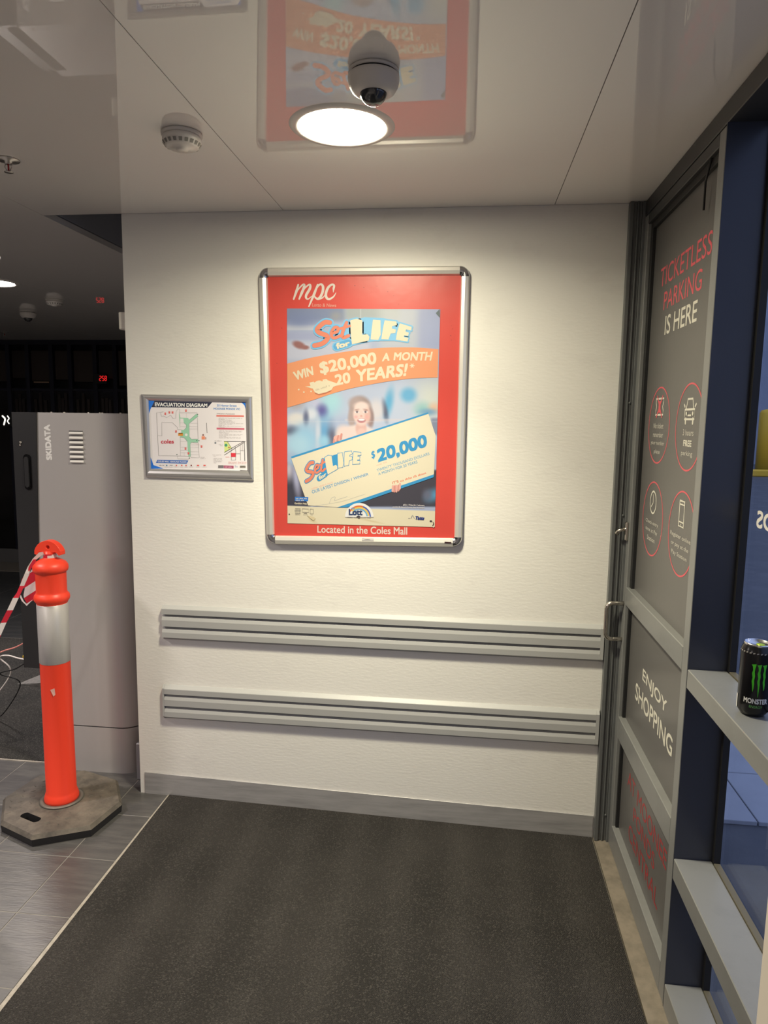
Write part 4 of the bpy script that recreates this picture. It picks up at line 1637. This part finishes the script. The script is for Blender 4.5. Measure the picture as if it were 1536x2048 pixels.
# recessed swing handle and key cylinder on the black edge
b = MB()
hc = onY(56, 944, 0.134)
cap = []
for k in range(20):
    a = 2 * math.pi * k / 20
    cap.append((hc[0] + 0.0165 * math.cos(a), hc[2] + (0.062 if math.sin(a) >= 0 else -0.062) + 0.0165 * math.sin(a)))
b.prism(cap, 'y', 0.130, 0.134)
b.build('handle_plate', mat('gloss_black', (0.006, 0.006, 0.007), 0.15), fascia)
b = MB()
cap2 = [(hc[0] + (x - hc[0]) * 0.62, hc[2] + (z - hc[2]) * 0.86) for x, z in cap]
b.prism(cap2, 'y', 0.123, 0.130)
b.build('swing_handle', M_kblack, fascia)
b = MB()
kc = onY(41, 885, 0.134)
b.lathe([(0.0, 0.004), (0.006, 0.004), (0.006, 0.0)], (kc[0], 0.134, kc[2]), 16, axis=(0, -1, 0))
b.lathe([(0.0, 0.003), (0.004, 0.003), (0.004, 0.0)], (kc[0] - .002, 0.134, kc[2] - .012), 14, axis=(0, -1, 0))
b.build('key_cylinder', M_steel, fascia)
for px in (103, 129, 177, 200, 205, 241):
    p = onY(px, 824, 0.17)
    b = MB()
    b.lathe([(0.005, 0.0), (0.005, 0.003), (0.0, 0.004)], (p[0], 0.17, KT), 10)
    b.build('top_screw', M_steel, kbody)
b = MB()
p = onY(53, 1331, 0.30)
b.hexa([(p[0] - .004, 0.28, 0.474), (p[0] + .03, 0.28, 0.470), (p[0] + .03, 0.32, 0.470), (p[0] - .004, 0.32, 0.474),
        (p[0] - .004, 0.28, 0.4838), (p[0] + .022, 0.28, 0.4838), (p[0] + .022, 0.32, 0.4838), (p[0] - .004, 0.32, 0.4838)])
tag(b.build('yellow_tab', mat('yellow_plastic', (0.75, 0.48, 0.02), 0.5), fascia), 'small yellow plastic tab')

# loose cables leaving the pay station to the left
def cable(name, pts, r, mt, label):
    b = MB()
    b.tube(smooth_line(pts, 8), r, 8)
    tag(b.build(name, mt), label, 'cable')


def cp(x, y, Y):
    return tuple(onY(x, y, Y))


p1 = cp(51, 1285, 0.42)
p1 = (-1.972, 0.42, p1[2])
cable('pink_cable', [cp(52, 1284, .40), cp(30, 1295, .44), cp(0, 1305, .46), cp(-40, 1330, .50), (-2.5, 0.55, 0.20), (-2.75, .6, 0.010)], 0.0035, mat('pink_pvc', (0.75, 0.28, 0.24), 0.5), 'pink cable trailing left from the black edge of the pay station')
cable('white_cable', [cp(54, 1320, .40), cp(35, 1316, .44), cp(15, 1311, .46), cp(0, 1316, .48), (-2.3, .5, 0.30), (-2.5, 0.56, 0.08), (-2.62, .6, 0.010)], 0.0035, mat('white_pvc', (0.75, 0.70, 0.66), 0.5), 'white cable trailing left from the bottom of the pay station edge')
cable('black_cable', [cp(54, 1324, .40), cp(30, 1338, .43), cp(0, 1348, .46), (-2.25, .5, 0.25), (-2.4, .56, .05), (-2.5, .6, 0.010)], 0.003, M_black, 'thin black cable hanging left below the white one')
# pale triangular flap on the carpet
b = MB()
t0, t1, t2, t3 = (onZ(*q, 0.004) for q in ((34, 1369), (80, 1358), (82, 1374), (60, 1372)))
b.hexa([(t0[0], t0[1], .0045), (t3[0], t3[1], .0045), (t2[0], t2[1], .0045), (t1[0], t1[1], .0045),
        (t0[0], t0[1], .006), (t3[0], t3[1], .012), (t2[0], t2[1], .03), (t1[0], t1[1], .03)])
tag(b.build('door_wedge', mat('grey_rubber', (0.14, 0.135, 0.13), 0.7, vary=(60, (0.08, 0.078, 0.075), 0.4, 0.7, (1, 1, 1)))), 'pale grey wedge lying on dark carpet left of the pay station', 'wedge')

# ================================================================== BOLLARD
BX, BY = -1.628, -0.166
bo = tag(empty('traffic_bollard', (BX, BY, 0)), 'orange plastic bollard with silver reflective band on rubber base', 'bollard')
M_rubber = mat('dusty_rubber', (0.060, 0.052, 0.044), 0.75, bump=(60, 0.4, 5, (1, 1, 1)), vary=(9, (0.17, 0.145, 0.115), 0.38, 0.72, (1, 1, 1)))
M_rubber_side = mat('black_rubber_side', (0.018, 0.017, 0.018), 0.6)
M_orange = mat('bollard_orange', (0.97, 0.062, 0.026), 0.42, bump=(50, 0.05, 3, (1, 1, 1)))
M_refl = mat('reflective_sleeve', (0.52, 0.50, 0.49), 0.38, metal=0.25, bump=(300, 0.15, 2, (1, 1, 1)))
outl = [(-1.590, -0.432), (-1.404, -0.338), (-1.372, -0.153), (-1.479, 0.020), (-1.664, 0.080), (-1.846, 0.000), (-1.876, -0.190), (-1.770, -0.357)]
ex, ey = np.array([-1.729, -0.289]), np.array([-1.630, -0.290])
slot = []
sc_, sd = np.array([-1.672, -0.312]), np.array([0.93, -0.37])
sn = np.array([0.37, 0.93])
for k in range(16):
    a = 2 * math.pi * k / 16
    off = 0.034 if math.cos(a) >= 0 else -0.034
    slot.append(tuple(sc_ + sd * (off + 0.016 * math.cos(a)) + sn * 0.018 * math.sin(a)))


def inset_poly(o, d):
    c = np.mean(o, 0)
    return [tuple(c + (np.array(p) - c) * (1 - d / np.linalg.norm(np.array(p) - c))) for p in o]


b = MB()
H = 0.044
top = inset_poly(outl, 0.012)
n = len(outl)
low = [b.bm.verts.new((x, y, 0.0)) for x, y in inset_poly(outl, 0.004)]
mid = [b.bm.verts.new((x, y, 0.030)) for x, y in outl]
tp = [b.bm.verts.new((x, y, H)) for x, y in top]
sl = [b.bm.verts.new((x, y, H)) for x, y in slot]
slb = [b.bm.verts.new((x, y, 0.002)) for x, y in slot]
for A, B in ((low, mid), (mid, tp)):
    for i in range(n):
        f = b.bm.faces.new((A[i], A[(i + 1) % n], B[(i + 1) % n], B[i]))
        f.material_index = 1 if A is low else 0
for i in range(len(sl)):
    f = b.bm.faces.new((sl[i], sl[(i + 1) % len(sl)], slb[(i + 1) % len(sl)], slb[i]))
    f.material_index = 1
allv = tp + sl
for t in tessellate_polygon([[v.co.copy() for v in tp], [v.co.copy() for v in sl]]):
    b.bm.faces.new([allv[i] for i in t])
b.bm.faces.new(low).material_index = 1
base = b.build('base', [M_rubber, M_rubber_side], bo)
b = MB()
for i in range(-5, 6):
    for j in range(-5, 6):
        x, y = BX + i * 0.043 + (j % 2) * 0.02, BY - 0.005 + j * 0.042
        if math.hypot(x - BX, y - BY) < 0.09 or math.hypot(x - BX, y - BY) > 0.205 or np.hypot(*(np.array([x, y]) - sc_)) < 0.075:
            continue
        a = math.radians(45 if (i + j) % 2 else -45)
        dx, dy = 0.011 * math.cos(a), 0.011 * math.sin(a)
        nx, ny = -0.003 * math.sin(a), 0.003 * math.cos(a)
        b.hexa([(x - dx - nx, y - dy - ny, H - .001), (x + dx - nx, y + dy - ny, H - .001), (x + dx + nx, y + dy + ny, H - .001), (x - dx + nx, y - dy + ny, H - .001),
                (x - dx * .8, y - dy * .8, H + .0018), (x + dx * .8, y + dy * .8, H + .0018), (x + dx * .8 + nx, y + dy * .8 + ny, H + .0018), (x - dx * .8 + nx, y - dy * .8 + ny, H + .0018)])
tag(b.build('tread_pattern', M_rubber, base), kind='stuff')
b = MB()
b.lathe([(0.064, H - .001), (0.082, H - .001), (0.086, H + .004), (0.078, H + .007), (0.066, H + .005), (0.064, H - .001)], (BX, BY, 0), 36)
b.build('socket_ring', mat('worn_metal_ring', (0.16, 0.145, 0.125), 0.5, metal=0.3), bo)
b = MB()
b.lathe([(0.0, 0.04), (0.066, 0.04), (0.067, 0.060), (0.062, 0.078), (0.0585, 0.088), (0.0575, 0.40), (0.0570, 0.882), (0.0600, 0.888), (0.0655, 0.896), (0.0670, 0.906), (0.0650, 0.916), (0.0590, 0.923),
         (0.0575, 0.926), (0.0570, 0.932), (0.0570, 1.004), (0.0580, 1.009), (0.0640, 1.013), (0.0665, 1.024), (0.0650, 1.036), (0.0570, 1.048), (0.040, 1.058), (0.026, 1.064), (0.0205, 1.072), (0.020, 1.092), (0.0, 1.094)], (BX, BY, 0), 40)
b.build('post', M_orange, bo)
b = MB()
b.lathe([(0.0578, 0.640), (0.0586, 0.641), (0.0584, 0.880), (0.0572, 0.881)], (BX, BY, 0), 40)
b.build('reflective_band', M_refl, bo)
b = MB()   # T-shaped top with a hole
hs = []
for k in range(13):
    a = math.radians(158 - k * (136 / 12))
    hs.append((0.060 * math.cos(a), 1.070 + 0.066 * math.sin(a)))
hs += [(0.056, 1.080), (0.046, 1.077), (0.034, 1.090), (0.020, 1.088), (0.020, 1.080), (-0.020, 1.080), (-0.020, 1.088), (-0.034, 1.090), (-0.046, 1.077), (-0.056, 1.080)]
hole = [(0.0075 * math.cos(2 * math.pi * k / 12) + 0.002, 1.110 + 0.0075 * math.sin(2 * math.pi * k / 12)) for k in range(12)]
for yy, sgn in ((BY - 0.016, 1), (BY + 0.016, -1)):
    vs = [b.bm.verts.new((BX + x, yy, z)) for x, z in hs]
    hv = [b.bm.verts.new((BX + x, yy, z)) for x, z in hole]
    al = vs + hv
    for t in tessellate_polygon([[Vector((x, z, 0)) for x, z in hs], [Vector((x, z, 0)) for x, z in hole]]):
        b.bm.faces.new([al[i] for i in t])
    if sgn == 1:
        v1, h1 = vs, hv
    else:
        for L1, L2 in ((v1, vs), (h1, hv)):
            for i in range(len(L1)):
                b.bm.faces.new((L1[i], L1[(i + 1) % len(L1)], L2[(i + 1) % len(L1)], L2[i]))
tt = b.build('top_handle', M_orange, bo)
tt.modifiers.new('soft_edge', 'BEVEL').width = 0.003
b = MB()
b.face([(BX + 0.010, BY - 0.0586, .540), (BX + .026, BY - .0545, .546), (BX + .028, BY - .0535, .520), (BX + .021, BY - .0565, .512)])
b.build('scuff', mat('pale_scuff', (0.72, 0.42, 0.36), 0.6), bo)

# barrier tape tied round the neck
TM = [mat('tape_white', (0.78, 0.72, 0.70), 0.4), mat('tape_red', (0.62, 0.018, 0.040), 0.4)]


def ribbon(b, L, R, first=0, seg=1):
    for i in range(len(L) - 1):
        mi = (first + i // seg) % 2
        b.face([L[i], L[i + 1], R[i + 1], R[i]], mi)


def tpx(x, y, Y):
    return tuple(onY(x, y, Y))


tape = tag(empty('barrier_tape', (BX - .05, BY, 1.0)), 'red and white barrier tape tied to the bollard neck', 'tape')
b = MB()
ya = BY - 0.02


def CT(x, y, Y):
    return tuple(onY(x / 6.027, 1080 + y / 6.027, Y))


left = [(520, 142), (470, 150), (395, 225), (335, 320), (300, 400), (238, 552), (200, 640), (155, 700), (85, 848), (8, 1000), (-60, 1150), (-150, 1340)]
right = [(530, 175), (500, 185), (440, 235), (375, 335), (355, 410), (292, 552), (262, 620), (225, 698), (158, 845), (78, 995), (10, 1150), (-70, 1340)]
for i in range(len(left) - 1):
    y0, y1 = ya - 0.014 * i / 2, ya - 0.014 * (i + 1) / 2
    mi = [0, 0, 0, 0, 0, 1, 1, 0, 1, 0, 1][i]
    b.face([CT(*left[i], y0), CT(*left[i + 1], y1), CT(*right[i + 1], y1 + .006), CT(*right[i], y0 + .006)], mi)
# out of the picture the tape drops to the tiles and lies along them
e0, e1 = Vector(CT(*left[-1], y1)), Vector(CT(*right[-1], y1 + .006))
far = [(-2.02, -0.30, 0.42), (-2.12, -0.33, 0.20), (-2.24, -0.36, 0.030), (-2.40, -0.38, 0.006), (-2.56, -0.41, 0.006), (-2.72, -0.43, 0.006)]
for k, q in enumerate(far):
    f0 = Vector(q)
    f1 = f0 + (Vector((0.030, 0, 0.012)) if k < 2 else Vector((0.0, 0.035, 0.0)))
    b.face([e0, f0, f1, e1], k % 2)
    e0, e1 = f0, f1
# red edge fold along the upper stretch
for q, mi in (([(440, 232), (420, 290), (330, 400), (345, 330), (400, 235)], 1), ([(240, 552), (290, 420), (300, 400), (262, 480)], 1)):
    b.face([CT(*p, ya - 0.022) for p in q], mi)
b.build('long_strip', TM, tape)
b = MB()
yb_ = BY + 0.0
for q, mi, dy in (([(440, 300), (445, 350), (385, 385), (355, 400), (400, 330)], 0, .0), ([(355, 405), (445, 345), (448, 480), (300, 575), (270, 590)], 1, .0),
                  ([(300, 575), (448, 480), (446, 598), (288, 700), (284, 660)], 0, -.002), ([(288, 702), (446, 598), (400, 730), (322, 760)], 1, -.004),
                  ([(250, 660), (288, 740), (320, 768), (400, 715), (322, 795), (262, 735), (240, 690)], 0, -.008)):
    b.face([CT(*p, yb_ + dy - 0.0004 * p[1] * 0.05) for p in q], mi)
b.build('hanging_loop', TM, tape)
b = MB()
for k in range(18):
    a0, a1 = 2 * math.pi * k / 18, 2 * math.pi * (k + 1) / 18
    for (r, z0, z1, sft) in ((0.0225, 1.070, 1.082, 0), (0.0245, 1.066, 1.077, 2)):
        b.face([(BX + r * math.cos(a0), BY + r * math.sin(a0), z0), (BX + r * math.cos(a1), BY + r * math.sin(a1), z0),
                (BX + r * math.cos(a1), BY + r * math.sin(a1), z1), (BX + r * math.cos(a0), BY + r * math.sin(a0), z1)], ((k + sft) // 4) % 2)
b.build('neck_wrap', TM, tape)

# ================================================================== DRINK CAN
CX, CY_, CZ = 0.668, -1.108, 0.9725
cn = tag(empty('drink_can', (CX, CY_, CZ)), 'black energy drink can with green claw mark on the grey window ledge', 'drink can')
M_canb = mat('can_black', (0.008, 0.008, 0.010), 0.22, metal=0.3)
b = MB()
b.lathe([(0.0, 0.006), (0.020, 0.004), (0.024, 0.0), (0.0265, 0.003), (0.0330, 0.013), (0.0331, 0.150)], (CX, CY_, CZ), 48)
b.lathe([(0.0331, 0.150), (0.0310, 0.157), (0.0275, 0.163)], (CX, CY_, CZ), 48)
cbody = b.build('can_body', M_canb, cn)
b = MB()
b.lathe([(0.0275, 0.163), (0.0285, 0.1655), (0.0280, 0.168), (0.0262, 0.1675), (0.0250, 0.163), (0.0, 0.1632)], (CX, CY_, CZ), 40)
b.build('lid', mat('bare_aluminium', (0.72, 0.72, 0.72), 0.2, metal=1.0), cn)
b = MB()
b.lathe([(0.0, 0.1634), (0.009, 0.1634), (0.009, 0.1650), (0.0, 0.1655)], (CX + .004, CY_ - .006, CZ), 16)
b.build('pull_tab', mat('green_tab', (0.45, 0.62, 0.05), 0.3, metal=0.5), cn)


def can_place(a, z, lift):
    """a: degrees round the can, 0 = towards the viewer"""
    base_a = math.atan2(CAM[1] - CY_, CAM[0] - CX)
    t = base_a + math.radians(a)
    r = 0.0333 + lift
    return (CX + r * math.cos(t), CY_ + r * math.sin(t), CZ + z)


pr = Print(can_place)
green = mat('claw_green', (0.06, 0.50, 0.015), 0.35)
for a0, top_w, zlo in ((-6, 9, 0.062), (13, 8, 0.050), (32, 8, 0.066)):
    L = [(-8, .124), (-4, .120), (-2, .112), (-5, .104), (-2, .094), (-4, .086), (-1, .074), (1, zlo)]
    Rr = [(8, .126), (5, .116), (4, .108), (6, .098), (4, .088), (5, .080), (4, .070), (2, zlo)]
    V = [(a0 + x, z) for x, z in L] + [(a0 + x, z) for x, z in Rr]
    nn = len(L)
    pr.add(V, [(k, k + 1, nn + k + 1, nn + k) for k in range(nn - 1)], green, 1)
cw = mat('can_white_print', (0.62, 0.62, 0.60), 0.4)
cg = mat('can_green_print', (0.10, 0.30, 0.08), 0.4)
pr.text('MONSTER', (-34, .046), (54, .046), (54, .034), (-34, .034), cw, 1, bold=0.03)
pr.text('ENERGY', (-12, .030), (34, .030), (34, .024), (-12, .024), cg, 1, bold=0.01)
for k in range(10):
    a = -78 + k * 13
    pr.poly([(a, .150), (a + 7, .1515), (a + 8, .149), (a + 1, .1475)], mat('can_grey_print', (0.34, 0.33, 0.31), 0.4), 1)
pr.build('printed_label', cbody)
pr = Print(can_place)
pr.poly([(-86, .044), (-70, .044), (-70, .012), (-86, .012)], cw, 1)
pr.build('nutrition_panel', cbody)

# ================================================================== FAR SHOPFRONT (dark)
b = MB()
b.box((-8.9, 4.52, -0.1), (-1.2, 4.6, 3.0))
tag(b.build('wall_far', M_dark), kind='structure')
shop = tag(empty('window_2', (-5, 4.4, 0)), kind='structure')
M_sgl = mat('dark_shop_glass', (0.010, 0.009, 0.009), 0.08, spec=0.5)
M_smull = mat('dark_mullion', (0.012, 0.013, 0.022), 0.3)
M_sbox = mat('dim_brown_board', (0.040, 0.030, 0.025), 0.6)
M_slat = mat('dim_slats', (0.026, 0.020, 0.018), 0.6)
xm = [-7.2, -6.6, -6.0, -5.45, -4.88, -4.66, -4.39, -4.18, -3.90, -3.68, -3.40, -3.1]
for i, x in enumerate(xm):
    part('mullion', (x - .022, 4.36, 0.15), (x + .022, 4.43, 2.36), M_smull, shop, 0)
part('mullion_head', (-8.8, 4.36, 2.36), (-1.2, 4.43, 2.409), M_smull, shop, 0)
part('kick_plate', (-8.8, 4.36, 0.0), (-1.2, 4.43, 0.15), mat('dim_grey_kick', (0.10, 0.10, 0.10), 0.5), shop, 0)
rz = random.Random(5)
for x0, x1 in zip(xm, xm[1:]):
    part('transom', (x0 + .022, 4.37, 1.88), (x1 - .022, 4.42, 1.905), M_smull, shop, 0)
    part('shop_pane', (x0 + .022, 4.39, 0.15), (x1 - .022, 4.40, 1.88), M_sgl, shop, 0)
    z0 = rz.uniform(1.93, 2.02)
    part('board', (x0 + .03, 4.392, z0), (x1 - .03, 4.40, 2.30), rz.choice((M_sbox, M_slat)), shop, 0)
    for q in range(3):
        xx = x0 + .05 + (x1 - x0 - .1) * q / 3
        part('slat', (xx, 4.380, 1.55), (xx + .03, 4.386, rz.uniform(1.78, 1.86)), M_slat, shop, 0)
part('shelf_edge', (-4.60, 4.372, 1.965), (-4.43, 4.378, 1.975), mat('warm_strip', (0.45, 0.30, 0.20), 0.5), shop, 0)
part('shelf_edge', (-4.60, 4.372, 1.53), (-4.43, 4.378, 1.54), MATS['warm_strip'], shop, 0)
b = MB()
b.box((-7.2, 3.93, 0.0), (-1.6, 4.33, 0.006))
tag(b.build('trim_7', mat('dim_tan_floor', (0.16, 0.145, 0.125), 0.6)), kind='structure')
# red number display
led = tag(empty('number_display', (-3.83, 4.35, 2.0)), 'small red illuminated number display on the dark shopfront', 'display')
b = MB()
b.box((-3.905, 4.340, 1.955), (-3.765, 4.358, 2.060), bevel=0.003)
lbox = b.build('case', M_black, led)
pr = Print(lambda x, y, l: (onY(x, y, 4.338)[0], 4.338 - l, onY(x, y, 4.338)[2]))
SEG = {'2': 'abged', '5': 'afgcd', '8': 'abcdefg'}


def digit(ch, x, y, w, h, mt):
    P_ = {'a': ((0, 0), (1, 0)), 'b': ((1, 0), (1, .5)), 'c': ((1, .5), (1, 1)), 'd': ((0, 1), (1, 1)), 'e': ((0, .5), (0, 1)), 'f': ((0, 0), (0, .5)), 'g': ((0, .5), (1, .5))}
    for s in SEG[ch]:
        (a, b0), (c, d) = P_[s]
        dx, dy = (c - a) * .1, (d - b0) * .12
        pr.stroke([(x + (a + dx) * w, y + (b0 + dy) * h), (x + (c - dx) * w, y + (d - dy) * h)], 1.1, mt, 1, caps=False)


LED = emit('led_red', (1.0, 0.02, 0.02), 0.28)
for k, ch in enumerate('258'):
    digit(ch, 198.8 + k * 5.4, 752.2, 3.6, 9.0, LED)
pr.build('digits', lbox)
# reflected glints at the far left, made as glowing marks on an added case
b = MB()
pA = onY(4, 830, 4.30)
pB = onY(19, 850, 4.30)
sgn = tag(empty('reflected_glint', (pA[0], 4.3, pB[2])), 'small bright white reflected glint made as glowing marks at the dark far left edge', 'reflection')
b.box((pA[0] - .02, 4.31, pB[2] - .02), (pB[0] + .02, 4.355, pA[2] + .02), bevel=.004)
b.build('case', M_black, sgn)
pr = Print(lambda x, y, l: (onY(x, y, 4.308)[0], 4.308 - l, onY(x, y, 4.308)[2]))
glow = emit('reflected_glint_glow', (1.0, 0.92, 0.78), 0.6)
pr.stroke([(5, 832), (10, 838), (8, 849)], 3.0, glow, 1)
pr.stroke([(15, 832), (18, 837), (15, 842), (18, 847)], 2.0, glow, 1)
pr.build('glowing_marks', sgn)

# ================================================================== OUTSIDE
M_asph = mat('asphalt', (0.085, 0.088, 0.098), 0.75, bump=(90, 0.4, 5, (1, 1, 1)), vary=(3, (0.13, 0.13, 0.14), 0.45, 0.8, (1, 1, 1)))
M_paver = mat('pale_paver', (0.42, 0.43, 0.46), 0.7, bump=(70, 0.2, 4, (1, 1, 1)), vary=(6, (0.36, 0.37, 0.40), 0.4, 0.8, (1, 1, 1)))
b = MB()
b.box((0.79, -12, -0.30), (60, 60, -0.12))
road = tag(b.build('road', M_asph), kind='structure')
pv = tag(empty('footpath', (1.5, 1.5, -0.12)), kind='structure')
for i in range(5):
    for j in range(4):
        x0, y0 = 0.80 + i * 0.52, 0.31 + j * 0.45
        part('paver', (x0 + .003, y0 + .003, -0.12), (x0 + .517, y0 + .447, -0.10), M_paver, pv, 0.002)
M_yel = mat('safety_yellow', (0.88, 0.52, 0.03), 0.5)
b = MB()
b.box((8.2, 22.2, -0.12), (30.0, 22.7, 0.10), bevel=0.03)
tag(b.build('yellow_kerb', M_yel), 'yellow painted kerb across the car park outside the window', 'kerb')


def post(x, y, r, h, mt, name, label):
    b = MB()
    b.lathe([(0, 0), (r, 0), (r, h - r * .6), (r * .8, h - r * .2), (0, h)], (x, y, -0.12), 24)
    tag(b.build(name, mt), label, 'post')


post(10.55, 23.6, 0.28, 2.3, M_yel, 'yellow_post', 'thick yellow safety post outside beyond the yellow kerb')
post(9.75, 23.6, 0.22, 2.9, mat('blue_grey_metal', (0.10, 0.12, 0.18), 0.4), 'grey_post', 'dark blue grey post outside left of the yellow post')
b = MB()
b.box((4.0, 30, -0.12), (45, 31, 9))
fac = tag(b.build('car_park_building', mat('blue_render', (0.34, 0.36, 0.42), 0.8, vary=(0.6, (0.26, 0.28, 0.34), 0.4, 0.7, (1, 1, 1)))), 'plain pale building across the car park outside the window', 'building')
for i in range(6):
    b = MB()
    x = 9 + i * 4.5
    b.box((x, 29.95, 3.0), (x + 2.4, 30.0, 4.6))
    b.build('window_pane', M_sgl, fac)
